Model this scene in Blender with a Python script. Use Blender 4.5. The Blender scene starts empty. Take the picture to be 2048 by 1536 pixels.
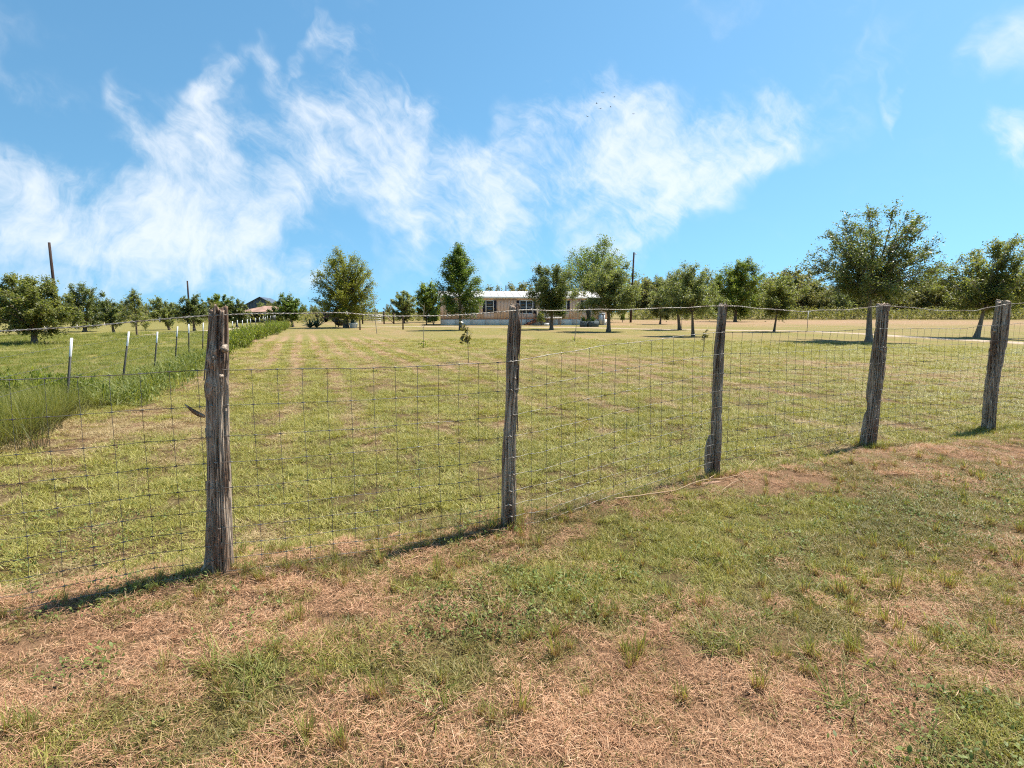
import bpy, math, random
import numpy as np
from mathutils import Vector, Matrix

# ------------------------------------------------------------------ camera, sky, sun, exposure
SC = bpy.context.scene
COL = SC.collection
HC = 1.6                                   # eye height
FPX = 1150.0                               # focal length in photo pixels (2048 wide)
PITCH = math.atan((768 - 624) / FPX)
cam_d = bpy.data.cameras.new('camera')
cam_d.sensor_width = 36.0
cam_d.lens = 36.0 * FPX / 2048
cam_d.clip_start = 0.05
cam_d.clip_end = 9000
cam = bpy.data.objects.new('camera', cam_d)
cam.location = (0, 0, HC)
cam.rotation_euler = (math.pi / 2 - PITCH, 0, 0)
COL.objects.link(cam)
SC.camera = cam

SUN_EL, SUN_AZ = math.radians(60), math.radians(60)     # azimuth clockwise from +Y
SUN_DIR = Vector((math.sin(SUN_AZ) * math.cos(SUN_EL), math.cos(SUN_AZ) * math.cos(SUN_EL), math.sin(SUN_EL)))
sun_d = bpy.data.lights.new('sun', 'SUN')
sun_d.energy = 4.4
sun_d.angle = math.radians(0.53)
sun_d.color = (1.0, 0.945, 0.86)
sun = bpy.data.objects.new('sun', sun_d)
sun.rotation_euler = (-SUN_DIR).to_track_quat('-Z', 'Y').to_euler()
sun.location = (20, 12, 40)
COL.objects.link(sun)

SC.cycles.max_bounces = 3
SC.cycles.diffuse_bounces = 2
SC.cycles.glossy_bounces = 1
SC.cycles.transmission_bounces = 2
SC.cycles.transparent_max_bounces = 4
SC.cycles.use_denoising = False
SC.cycles.pixel_filter_type = 'BLACKMAN_HARRIS'
SC.cycles.filter_width = 1.15
SC.cycles.use_adaptive_sampling = True
SC.cycles.adaptive_threshold = 0.018
SC.cycles.adaptive_min_samples = 12
SC.cycles.caustics_reflective = False
SC.cycles.caustics_refractive = False
SC.cycles.sample_clamp_indirect = 4.0
SC.view_settings.view_transform = 'Standard'
SC.view_settings.look = 'None'
SC.view_settings.exposure = 1.03
SC.view_settings.gamma = 1.0
SC.view_settings.use_curve_mapping = False


def ray(px, py):
    u, v = (px - 1024) / FPX, (768 - py) / FPX
    c, s = math.cos(PITCH), math.sin(PITCH)
    return np.array([u, c + v * s, -s + v * c])


def azel(px, py):
    d = ray(px, py)
    d = d / np.linalg.norm(d)
    return math.atan2(d[0], d[1]), math.asin(d[2])


world = bpy.data.worlds.new('World')
SC.world = world
world.use_nodes = True
world.cycles.sampling_method = 'MANUAL'
world.cycles.sample_map_resolution = 256
WT = world.node_tree
WT.nodes.clear()


class NT:
    """small node-building helper"""
    def __init__(s, tree):
        s.t = tree

    def n(s, kind, **kw):
        nd = s.t.nodes.new(kind)
        for k, v in kw.items():
            setattr(nd, k, v)
        return nd

    def put(s, sock, v):
        if isinstance(v, bpy.types.NodeSocket):
            s.t.links.new(v, sock)
        elif v is not None:
            if hasattr(sock.default_value, '__len__') and not hasattr(v, '__len__'):
                v = (v,) * len(sock.default_value)
            if hasattr(sock.default_value, '__len__') and len(v) == 3 and len(sock.default_value) == 4:
                v = tuple(v) + (1,)
            sock.default_value = v

    def math(s, op, a, b=None, c=None, clamp=False):
        nd = s.n('ShaderNodeMath', operation=op)
        nd.use_clamp = clamp
        for i, v in enumerate((a, b, c)):
            if v is not None:
                s.put(nd.inputs[i], v)
        return nd.outputs[0]

    def mix(s, f, a, b, blend='MIX'):
        nd = s.n('ShaderNodeMix', data_type='RGBA', blend_type=blend)
        s.put(nd.inputs[0], f)
        s.put(nd.inputs[6], a)
        s.put(nd.inputs[7], b)
        return nd.outputs[2]

    def ramp(s, f, lo, hi):
        nd = s.n('ShaderNodeMapRange', clamp=True, interpolation_type='SMOOTHSTEP')
        s.put(nd.inputs[0], f)
        nd.inputs[1].default_value, nd.inputs[2].default_value = lo, hi
        return nd.outputs[0]

    def cramp(s, f, stops):
        nd = s.n('ShaderNodeValToRGB')
        s.put(nd.inputs[0], f)
        cr = nd.color_ramp
        while len(cr.elements) < len(stops):
            cr.elements.new(0.5)
        for e, (p, c) in zip(cr.elements, stops):
            e.position = p
            e.color = tuple(c) + (1,)
        return nd.outputs[0]

    def noise(s, vec, scale, detail=4, rough=0.55, dist=0.0, lac=2.0, dims='3D'):
        nd = s.n('ShaderNodeTexNoise', noise_dimensions=dims)
        if vec is not None:
            s.put(nd.inputs['Vector'], vec)
        nd.inputs['Scale'].default_value = scale
        nd.inputs['Detail'].default_value = detail
        nd.inputs['Roughness'].default_value = rough
        nd.inputs['Lacunarity'].default_value = lac
        nd.inputs['Distortion'].default_value = dist
        return nd.outputs[0]

    def mapping(s, vec, loc=(0, 0, 0), rot=(0, 0, 0), sc=(1, 1, 1), kind='POINT'):
        nd = s.n('ShaderNodeMapping', vector_type=kind)
        s.put(nd.inputs[0], vec)
        nd.inputs[1].default_value = loc
        nd.inputs[2].default_value = rot
        nd.inputs[3].default_value = sc
        return nd.outputs[0]

    def xyz(s, v):
        nd = s.n('ShaderNodeSeparateXYZ')
        s.put(nd.inputs[0], v)
        return nd.outputs

    def comb(s, x, y, z):
        nd = s.n('ShaderNodeCombineXYZ')
        for i, v in enumerate((x, y, z)):
            s.put(nd.inputs[i], v)
        return nd.outputs[0]


def build_world():
    W = NT(WT)
    sky = W.n('ShaderNodeTexSky', sky_type='NISHITA')
    sky.sun_disc = False
    sky.sun_elevation = SUN_EL
    sky.sun_rotation = SUN_AZ
    sky.air_density = 1.0
    sky.dust_density = 0.35
    sky.ozone_density = 1.6
    # the dome is read a little above its true height, so the blue holds down to the horizon
    gx_, gy_, gz_ = W.xyz(W.n('ShaderNodeTexCoord').outputs['Generated'])[:3]
    hv = W.n('ShaderNodeVectorMath', operation='NORMALIZE')
    W.put(hv.inputs[0], W.comb(gx_, gy_, W.math('MULTIPLY_ADD', W.math('MAXIMUM', gz_, 0.0), .85, .22)))
    W.put(sky.inputs[0], hv.outputs[0])
    hs = W.n('ShaderNodeHueSaturation')
    hs.inputs['Saturation'].default_value = 1.14
    hs.inputs['Value'].default_value = 1.0
    W.put(hs.inputs['Color'], sky.outputs[0])
    bg = W.n('ShaderNodeBackground')
    W.put(bg.inputs[0], W.mix(1.0, hs.outputs[0], (.80, 1.01, .90), 'MULTIPLY'))
    bg.inputs[1].default_value = 0.106
    # cirrus: azimuth/elevation coordinates of the sky dome
    tc = W.n('ShaderNodeTexCoord').outputs['Generated']
    x, y, z = W.xyz(tc)[:3]
    az = W.math('ARCTAN2', x, y)
    el = W.math('ARCSINE', z)
    uv = W.comb(az, el, 0.0)
    # gentle warp so that the banks have torn outlines
    wn = W.n('ShaderNodeTexNoise', noise_dimensions='2D')
    W.put(wn.inputs['Vector'], uv)
    wn.inputs['Scale'].default_value = 8.0
    wn.inputs['Detail'].default_value = 3
    wn.inputs['Roughness'].default_value = 0.6
    wv = W.n('ShaderNodeVectorMath', operation='MULTIPLY_ADD')
    W.put(wv.inputs[0], wn.outputs['Color'])
    wv.inputs[1].default_value = (0.13, 0.10, 0.0)
    sub = W.n('ShaderNodeVectorMath', operation='SUBTRACT')
    W.put(sub.inputs[0], uv)
    sub.inputs[1].default_value = (0.065, 0.05, 0)
    W.put(wv.inputs[2], sub.outputs[0])
    wuv = wv.outputs[0]
    # banks of cirrus: for each azimuth the height, thickness and strength of three bands
    main = [(-60, 370, 80, .7), (20, 365, 95, .8), (120, 370, 85, .75), (190, 400, 95, .5), (270, 345, 150, .85), (335, 400, 150, .6), (415, 300, 150, .95), (520, 335, 110, .75),
            (620, 270, 100, .75), (700, 250, 110, .9), (800, 310, 100, .95), (900, 355, 90, 1.0), (980, 350, 85, 1.0), (1060, 330, 90, 1.0), (1130, 300, 90, .95), (1200, 290, 90, .85),
            (1260, 300, 100, .95), (1330, 320, 110, .95), (1420, 300, 100, .85), (1500, 275, 90, .8), (1580, 240, 65, .65), (1650, 205, 50, .4), (1750, 230, 30, .08), (1850, 250, 40, 0.0)]
    low = [(-60, 520, 50, .3), (150, 560, 80, .5), (250, 490, 140, .7), (350, 475, 135, .8), (450, 475, 150, .85), (550, 500, 130, .8), (640, 530, 85, .55), (720, 540, 40, .2), (790, 480, 80, .3),
           (840, 480, 95, .5), (900, 520, 40, .15), (960, 490, 60, .4), (1020, 490, 70, .5), (1100, 500, 50, .25), (1180, 450, 60, .5), (1260, 450, 80, .75), (1330, 420, 70, .5), (1400, 420, 40, .15), (1500, 420, 40, 0.0)]
    high = [(-60, 40, 40, .3), (60, 180, 38, .4), (130, 190, 32, .4), (200, 200, 20, .1), (380, 150, 20, .2), (450, 160, 24, .4), (500, 95, 27, .35), (560, 125, 30, .55), (600, 150, 20, .25), (640, 50, 24, .45),
            (700, 75, 27, .55), (760, 100, 20, .4), (800, 190, 27, .4), (850, 200, 27, .4), (900, 210, 15, .1), (1000, 200, 20, 0.0), (1060, 185, 32, .5), (1130, 195, 38, .55), (1180, 165, 33, .65), (1240, 165, 33, .5),
            (1290, 180, 15, .1), (1500, 100, 20, 0.0), (1680, 50, 60, .3), (1720, 30, 50, .25), (1790, 230, 50, .35), (1850, 115, 27, .4), (1900, 100, 15, .1), (1990, 70, 45, .45), (2060, 60, 40, .4), (2140, 80, 40, .1)]
    wu, wv_ = W.xyz(wuv)[:2]
    fac = W.math('MULTIPLY_ADD', wu, 1 / 1.7, .5)
    tot = None
    for band in (main, low, high):
        stops = []
        for px, py, h, st in band:
            ca, ce = azel(px, py + (22 if band is main else 12))
            st = st * (1.0 if band is high else 1.04)
            stops.append((ca / 1.7 + .5, (max(0, ce) / .6, min(1, h / FPX * math.cos(ca) * 1.32 / .2), st)))
        r = W.n('ShaderNodeSeparateColor')
        W.put(r.inputs[0], W.cramp(fac, stops))
        q = W.math('DIVIDE', W.math('MULTIPLY_ADD', r.outputs[0], -.6, wv_), W.math('MULTIPLY_ADD', r.outputs[1], .2, .004))
        g = W.math('SUBTRACT', 1.0, W.math('MULTIPLY', q, q), clamp=True)
        tot = W.math('MULTIPLY_ADD', g, r.outputs[2], tot if tot is not None else 0.0)
    ca, ce = azel(2040, 262)     # one small puff at the right
    m = W.mapping(wuv, (ca, ce, 0), (0, 0, 0), (.05, .055, 1), 'TEXTURE')
    g = W.n('ShaderNodeTexGradient', gradient_type='SPHERICAL')
    W.put(g.inputs[0], m)
    tot = W.math('MULTIPLY_ADD', g.outputs[1], 1.3, tot)
    # everywhere else on the dome: the same thin cirrus, by noise alone
    gen = W.noise(W.mapping(wuv, (3.1, 1.7, 0), (0, 0, 0.5), (1.4, 3.0, 1)), 2.2, 3, .55, dims='2D')
    gen = W.math('MULTIPLY', W.ramp(gen, .52, .80), .30)
    tot = W.math('MAXIMUM', tot, gen)
    # feathered texture: streaks falling to the right, and upright combed streaks low on the left
    half = W.n('ShaderNodeVectorMath', operation='SCALE')
    add_ = W.n('ShaderNodeVectorMath', operation='ADD')
    W.put(add_.inputs[0], uv)
    W.put(add_.inputs[1], wuv)
    W.put(half.inputs[0], add_.outputs[0])
    half.inputs['Scale'].default_value = .5
    huv = half.outputs[0]
    fib1 = W.noise(W.mapping(huv, (0, 0, 0), (0, 0, math.radians(-40)), (.10, .024, 1), 'TEXTURE'), 1.3, 4, .62, dims='2D')
    fib2 = W.noise(W.mapping(huv, (5, 2, 0), (0, 0, math.radians(68)), (.11, .026, 1), 'TEXTURE'), 1.3, 4, .62, dims='2D')
    lr = W.math('MULTIPLY', W.ramp(W.math('MULTIPLY_ADD', az, .6, el), -.22, .0), 1.0)
    fm = W.n('ShaderNodeMix', data_type='FLOAT')
    W.put(fm.inputs[0], lr)
    W.put(fm.inputs[2], fib2)
    W.put(fm.inputs[3], fib1)
    fib = fm.outputs[0]
    soft = W.noise(huv, 7.0, 6, .66, dims='2D')
    tex = W.math('MULTIPLY_ADD', soft, 1.0, W.math('MULTIPLY', fib, .36))
    tex = W.math('SUBTRACT', tex, 0.68)
    al = W.math('MULTIPLY_ADD', tex, 2.15, W.math('MULTIPLY', W.math('MINIMUM', tot, 1.1), .66))
    al = W.math('MULTIPLY', W.ramp(al, -.12, 1.22), W.ramp(tot, 0.0, .65))
    al = W.math('MULTIPLY', al, .78)
    # no cirrus below the horizon
    al = W.math('MULTIPLY', al, W.ramp(el, -0.01, 0.05))
    cb = W.n('ShaderNodeBackground')
    cb.inputs[0].default_value = (0.93, 0.965, 1.0, 1)
    cb.inputs[1].default_value = 0.56
    ms = W.n('ShaderNodeMixShader')
    W.put(ms.inputs[0], al)
    W.put(ms.inputs[1], bg.outputs[0])
    W.put(ms.inputs[2], cb.outputs[0])
    out = W.n('ShaderNodeOutputWorld')
    W.put(out.inputs[0], ms.outputs[0])


build_world()

# ------------------------------------------------------------------ noise and terrain
def _h(ix, iy, iz, seed):
    v = np.sin(ix * 127.1 + iy * 311.7 + iz * 74.7 + seed * 53.3) * 43758.5453
    return v - np.floor(v)


def vn3(x, y, z, seed=0):
    x, y, z = np.broadcast_arrays(np.asarray(x, float), np.asarray(y, float), np.asarray(z, float))
    xi, yi, zi = np.floor(x), np.floor(y), np.floor(z)
    fx, fy, fz = x - xi, y - yi, z - zi
    fx, fy, fz = fx * fx * (3 - 2 * fx), fy * fy * (3 - 2 * fy), fz * fz * (3 - 2 * fz)
    r = 0
    for dx in (0, 1):
        for dy in (0, 1):
            for dz in (0, 1):
                w = (fx if dx else 1 - fx) * (fy if dy else 1 - fy) * (fz if dz else 1 - fz)
                r = r + w * _h(xi + dx, yi + dy, zi + dz, seed)
    return r


def vn2(x, y, seed=0):
    x, y = np.asarray(x, float), np.asarray(y, float)
    xi, yi = np.floor(x), np.floor(y)
    fx, fy = x - xi, y - yi
    fx, fy = fx * fx * (3 - 2 * fx), fy * fy * (3 - 2 * fy)
    a, b = _h(xi, yi, 0, seed), _h(xi + 1, yi, 0, seed)
    c, d = _h(xi, yi + 1, 0, seed), _h(xi + 1, yi + 1, 0, seed)
    return (a * (1 - fx) + b * fx) * (1 - fy) + (c * (1 - fx) + d * fx) * fy


def fbm(x, y, seed=0, oct=4, gain=.5):
    r, a, t = 0, 1.0, 0
    for i in range(oct):
        r = r + a * vn2(x * 2 ** i + i * 7.3, y * 2 ** i + i * 3.1, seed + i)
        t += a
        a *= gain
    return r / t


FA, FD = np.array([-1.9, 3.52]), np.array([0.905, 0.425])    # front fence line
FN = np.array([FD[1], -FD[0]])                               # towards the camera


def fence_d(x, y):
    return (x - FA[0]) * FN[0] + (y - FA[1]) * FN[1]


def hfun(x, y):
    x, y = np.asarray(x, float), np.asarray(y, float)
    r = np.sqrt(x * x + y * y)
    fade = np.exp(-(r / 45) ** 2)
    z = (fbm(x * .55, y * .55, 3, 3) - .5) * .10 * fade
    z = z + (fbm(x * 3.5, y * 3.5, 5, 3) - .5) * .035 * np.exp(-(r / 14) ** 2)
    d = fence_d(x, y)
    z = z + (.05 * np.exp(-((d - .22) / .34) ** 2) - .035 * np.exp(-((d + .25) / .3) ** 2)) * fade
    return z


def at(px, py):
    """pixel of the photo -> point on the ground"""
    d = ray(px, py)
    z = 0.0
    for _ in range(5):
        t = (z - HC) / d[2]
        p = np.array([0, 0, HC]) + d * t
        z = float(hfun(p[0], p[1]))
    return np.array([p[0], p[1], z])


def at_depth(px, py, Y):
    d = ray(px, py)
    return np.array([0, 0, HC]) + d * (Y / d[1])


def on_ground(px, D):
    """point at depth D (along +Y) whose ground foot shows at column px"""
    x = (px - 1024) / FPX * (D * math.cos(PITCH) + HC * math.sin(PITCH))
    return np.array([x, D, float(hfun(x, D))])


# ------------------------------------------------------------------ mesh helpers
def np_mesh(name, V, F, smooth=False):
    V = np.asarray(V, dtype=np.float32)
    F = np.asarray(F, dtype=np.int32)
    me = bpy.data.meshes.new(name)
    me.vertices.add(len(V))
    me.vertices.foreach_set('co', V.ravel())
    k = F.shape[1]
    me.loops.add(F.size)
    me.loops.foreach_set('vertex_index', F.ravel())
    me.polygons.add(len(F))
    me.polygons.foreach_set('loop_start', np.arange(0, F.size, k, dtype=np.int32))
    me.polygons.foreach_set('loop_total', np.full(len(F), k, dtype=np.int32))
    if smooth:
        me.polygons.foreach_set('use_smooth', np.ones(len(F), dtype=bool))
    me.update(calc_edges=True)
    return me


def merge(parts):
    Vs, Fs, o = [], [], 0
    for V, F in parts:
        Vs.append(V)
        Fs.append(np.asarray(F) + o)
        o += len(V)
    return np.concatenate(Vs), np.concatenate(Fs)


def obj(name, me, mat=None, parent=None, loc=None, rotz=None):
    if isinstance(me, tuple):
        me = np_mesh(name, me[0], me[1], len(me) > 2 and me[2])
    o = bpy.data.objects.new(name, me)
    COL.objects.link(o)
    if mat is not None and me is not None and not me.materials:
        me.materials.append(mat)
    if parent is not None:
        o.parent = parent
    if loc is not None:
        o.location = [float(v) for v in loc]
    if rotz is not None:
        o.rotation_euler = (0, 0, rotz)
    return o


def tag(o, label=None, cat=None, group=None, kind=None):
    if label:
        o['label'] = label
    if cat:
        o['category'] = cat
    if group:
        o['group'] = group
    if kind:
        o['kind'] = kind
    return o


def thing(name, label, cat, loc=(0, 0, 0), rotz=0.0, group=None):
    return tag(obj(name, None, loc=loc, rotz=rotz), label, cat, group)


def dup(root, loc, rotz=0.0, sc=(1, 1, 1), label=None):
    r = root.copy()
    COL.objects.link(r)
    r.location = [float(v) for v in loc]
    r.rotation_euler = (0, 0, rotz)
    r.scale = sc
    if label:
        r['label'] = label
    for ch in list(root.children):
        c = ch.copy()
        COL.objects.link(c)
        c.parent = r
        for g in list(ch.children):
            d = g.copy()
            COL.objects.link(d)
            d.parent = c
    return r


def tube(P, R, sides=6, closed_ends=False):
    P = np.asarray(P, float)
    n = len(P)
    R = np.broadcast_to(np.asarray(R, float), (n,))
    T = np.gradient(P, axis=0)
    T /= np.linalg.norm(T, axis=1, keepdims=True) + 1e-12
    m = T.mean(axis=0)
    ref = np.array([0, 0, 1.0]) if abs(m[2]) < .8 * np.linalg.norm(m) + 1e-9 else np.array([0, 1.0, 0])
    A = np.cross(T, ref)
    A /= np.linalg.norm(A, axis=1, keepdims=True) + 1e-12
    B = np.cross(T, A)
    th = np.arange(sides) / sides * 2 * np.pi
    V = P[:, None] + R[:, None, None] * (np.cos(th)[None, :, None] * A[:, None] + np.sin(th)[None, :, None] * B[:, None])
    V = V.reshape(-1, 3)
    i = np.arange(n - 1)[:, None] * sides
    j = np.arange(sides)[None, :]
    j2 = (j + 1) % sides
    F = np.stack([i + j, i + j2, i + sides + j2, i + sides + j], -1).reshape(-1, 4)
    if closed_ends:
        V = np.concatenate([V, P[:1], P[-1:]])
        c0, c1 = n * sides, n * sides + 1
        jj = np.arange(0, sides, 2)
        F0 = np.stack([np.full(len(jj), c0), (jj + 2) % sides, (jj + 1) % sides, jj], -1)
        b = (n - 1) * sides
        F1 = np.stack([np.full(len(jj), c1), b + jj, b + (jj + 1) % sides, b + (jj + 2) % sides], -1)
        F = np.concatenate([F, F0, F1])
    return V, F


def box(x0, x1, y0, y1, z0, z1):
    V = np.array([[x, y, z] for z in (z0, z1) for y in (y0, y1) for x in (x0, x1)], float)
    F = np.array([[0, 2, 3, 1], [4, 5, 7, 6], [0, 1, 5, 4], [2, 6, 7, 3], [0, 4, 6, 2], [1, 3, 7, 5]])
    return V, F


def prism(poly, y0, y1):
    """poly in (x,z), quad-only caps: 4 corners"""
    n = len(poly)
    V = [[p[0], y0, p[1]] for p in poly] + [[p[0], y1, p[1]] for p in poly]
    F = [list(range(n))[::-1], [n + i for i in range(n)]] if n == 4 else []
    F += [[i, (i + 1) % n, n + (i + 1) % n, n + i] for i in range(n)]
    return np.array(V, float), np.array(F)


def bez(a, b, c, t):
    t = np.asarray(t)[:, None]
    return a * (1 - t) ** 2 + 2 * b * t * (1 - t) + c * t ** 2


def leaf_quads(P, S, rng, up=0.35, asp=0.34, along=None, fold=0.0):
    n = len(P)
    N = rng.normal(size=(n, 3))
    N /= np.linalg.norm(N, axis=1, keepdims=True)
    N[:, 2] += up * 2
    N /= np.linalg.norm(N, axis=1, keepdims=True)
    T = rng.normal(size=(n, 3)) if along is None else along + rng.normal(size=(n, 3)) * .5
    T -= N * (T * N).sum(1, keepdims=True)
    T /= np.linalg.norm(T, axis=1, keepdims=True) + 1e-9
    B = np.cross(N, T)
    S = np.broadcast_to(S, (n,))[:, None]
    V = np.stack([P - T * S * .5, P + B * S * asp + T * S * .05 + N * S * .06, P + T * S * .55, P - B * S * asp + T * S * .05 + N * S * .06], 1).reshape(-1, 3)
    F = np.arange(n * 4).reshape(-1, 4)
    return V, F


# ------------------------------------------------------------------ materials
def mat_new(name):
    m = bpy.data.materials.new(name)
    m.use_nodes = True
    m.node_tree.nodes.clear()
    N = NT(m.node_tree)
    out = N.n('ShaderNodeOutputMaterial')
    return m, N, out


def principled(N, out, col, rough=.8, spec=.3, metal=0.0, bump=None, bstr=.3, bdist=.01):
    b = N.n('ShaderNodeBsdfPrincipled')
    N.put(b.inputs['Base Color'], col)
    N.put(b.inputs['Roughness'], rough)
    b.inputs['Specular IOR Level'].default_value = spec
    b.inputs['Metallic'].default_value = metal
    if bump is not None:
        bn = N.n('ShaderNodeBump')
        bn.inputs['Strength'].default_value = bstr
        bn.inputs['Distance'].default_value = bdist
        N.put(bn.inputs['Height'], bump)
        N.put(b.inputs['Normal'], bn.outputs[0])
    N.put(out.inputs[0], b.outputs[0])
    return b


def leaf_mat(name, stops, rough=.5, spec=.4, trans=.3, scale=.6, tint=(1.25, 1.3, .6)):
    """leaf colours by island and by a slow noise; some light passes through the blade"""
    m, N, out = mat_new(name)
    geo = N.n('ShaderNodeNewGeometry')
    oc = N.n('ShaderNodeTexCoord').outputs['Object']
    f = N.math('MULTIPLY_ADD', geo.outputs['Random Per Island'], .55, N.math('MULTIPLY', N.noise(oc, scale, 2), .55))
    c = N.cramp(f, stops)
    p = N.n('ShaderNodeBsdfPrincipled')
    N.put(p.inputs['Base Color'], c)
    p.inputs['Roughness'].default_value = rough
    p.inputs['Specular IOR Level'].default_value = spec
    t = N.n('ShaderNodeBsdfTranslucent')
    N.put(t.inputs[0], N.mix(1.0, c, tint, 'MULTIPLY'))
    ms = N.n('ShaderNodeMixShader')
    ms.inputs[0].default_value = trans + .10
    N.put(ms.inputs[1], p.outputs[0])
    N.put(ms.inputs[2], t.outputs[0])
    N.put(out.inputs[0], ms.outputs[0])
    return m


def flat_mat(name, col, rough=.7, spec=.3, metal=0.0, var=.18, scale=6.0, stretch=(1, 1, 1), bump=0.0):
    m, N, out = mat_new(name)
    oc = N.mapping(N.n('ShaderNodeTexCoord').outputs['Object'], sc=stretch)
    n1 = N.noise(oc, scale, 5, .6)
    c2 = tuple(v * (1 - var) for v in col)
    c1 = tuple(min(1, v * (1 + var)) for v in col)
    c = N.mix(N.ramp(n1, .3, .7), c2, c1)
    principled(N, out, c, rough, spec, metal, n1 if bump else None, bump, .01)
    return m


M = {}
M['oak'] = leaf_mat('oak_leaf', [(0, (.056, .068, .022)), (.5, (.132, .160, .052)), (.85, (.23, .245, .090)), (1, (.30, .25, .13))], .45, .5, .34)
M['oak_pale'] = leaf_mat('pale_oak_leaf', [(0, (.080, .092, .034)), (.5, (.200, .225, .086)), (1, (.36, .36, .165))], .5, .45, .4)
M['oak_rust'] = leaf_mat('bronzed_oak_leaf', [(0, (.070, .076, .026)), (.5, (.180, .205, .060)), (1, (.36, .32, .12))], .5, .45, .4)
M['pear'] = leaf_mat('glossy_green_leaf', [(0, (.045, .078, .014)), (.5, (.120, .175, .034)), (1, (.22, .26, .07))], .42, .5, .4)
M['ash'] = leaf_mat('yellow_green_leaf', [(0, (.095, .110, .018)), (.5, (.195, .215, .036)), (1, (.33, .29, .07))], .5, .35, .4)
M['bright'] = leaf_mat('bright_green_leaf', [(0, (.07, .11, .016)), (.5, (.16, .21, .034)), (1, (.28, .30, .08))], .5, .35, .4)
M['wood_brush'] = leaf_mat('brush_leaf', [(0, (.090, .098, .038)), (.45, (.185, .185, .070)), (.8, (.27, .235, .11)), (1, (.36, .28, .16))], .6, .3, .36, .25)
M['weed'] = leaf_mat('weed_leaf', [(0, (.09, .12, .02)), (.5, (.19, .23, .04)), (1, (.33, .31, .08))], .5, .35, .4)
M['agave'] = leaf_mat('agave_leaf', [(0, (.05, .085, .05)), (1, (.12, .17, .11))], .5, .3, .1)
M['citrus'] = leaf_mat('sapling_leaf', [(0, (.07, .075, .018)), (.6, (.16, .14, .045)), (1, (.26, .20, .08))], .3, .6, .3)
M['bark'] = flat_mat('bark', (.17, .125, .09), .9, .15, 0, .4, 5, (3, 3, .6), .6)
M['bark_grey'] = flat_mat('grey_bark', (.24, .19, .145), .9, .15, 0, .35, 5, (3, 3, .6), .6)
M['twig'] = flat_mat('dry_twig', (.38, .26, .155), .85, .2, 0, .2, 20)
M['pale_twig'] = flat_mat('bare_stem', (.34, .28, .20), .85, .2, 0, .25, 12)
M['siding'] = flat_mat('tan_siding', (.86, .57, .41), .75, .25, 0, .05, 1.5)
M['skirt'] = flat_mat('pale_skirting', (.88, .74, .60), .8, .2, 0, .08, 1.2)
M['trim'] = flat_mat('white_trim', (.80, .78, .74), .6, .3, 0, .05, 3)
M['roof'] = flat_mat('pale_metal_roof', (.47, .44, .40), .55, .4, 0, .06, .8)
M['shutter'] = flat_mat('dark_shutter', (.018, .016, .030), .5, .4, 0, .1, 8)
M['glass'] = flat_mat('window_glass', (.03, .035, .04), .08, .7, 0, .1, 2)
M['deck'] = flat_mat('grey_deck', (.40, .31, .24), .85, .2, 0, .2, 6)
M['step'] = flat_mat('red_brown_step', (.24, .095, .05), .8, .25, 0, .2, 6)
M['rail'] = flat_mat('weathered_white_rail', (.66, .58, .52), .75, .25, 0, .12, 5)
M['black'] = flat_mat('black_iron', (.018, .017, .018), .6, .4, 0, .2, 10)
M['planter'] = flat_mat('blue_grey_planter', (.10, .12, .125), .8, .3, 0, .2, 5)
M['tposts'] = flat_mat('dark_green_steel', (.016, .018, .013), .6, .4, 0, .3, 20)
M['white'] = flat_mat('white_paint', (.80, .79, .77), .55, .35, 0, .06, 15)
M['barn'] = flat_mat('dark_blue_grey_metal', (.075, .095, .13), .5, .4, 0, .12, .8, (4, 4, .2))
M['rustroof'] = flat_mat('rust_roof', (.36, .22, .16), .75, .25, 0, .3, 1.2)
M['shade'] = flat_mat('dark_boards_and_shade', (.06, .05, .05), .9, .2, 0, .3, 2)  # trailer boards, and the painted shade under the shed roof
M['steel'] = flat_mat('galvanised_steel', (.45, .45, .44), .45, .4, .6, .15, 9)
M['clay'] = flat_mat('pale_pot', (.62, .62, .60), .75, .3, 0, .12, 6)
M['pole'] = flat_mat('utility_pole_wood', (.060, .038, .032), .9, .15, 0, .3, 4, (4, 4, .4))
M['soil'] = flat_mat('bare_soil', (.30, .19, .125), .95, .1, 0, .3, 30)
M['feather'] = flat_mat('dark_feather', (.03, .03, .035), .8, .2, 0, .2, 5)


def wire_mat(name, col, rust, rough=.45, metal=.55):
    m, N, out = mat_new(name)
    oc = N.n('ShaderNodeTexCoord').outputs['Object']
    f = N.ramp(N.noise(oc, 6.0, 5, .65), .42, .66)
    principled(N, out, N.mix(f, col, rust), rough, .4, metal)
    return m


M['wire'] = wire_mat('galvanised_wire', (.21, .20, .18), (.12, .085, .06))
M['barb'] = wire_mat('barbed_wire', (.40, .36, .31), (.20, .14, .095), .5, .4)


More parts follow.
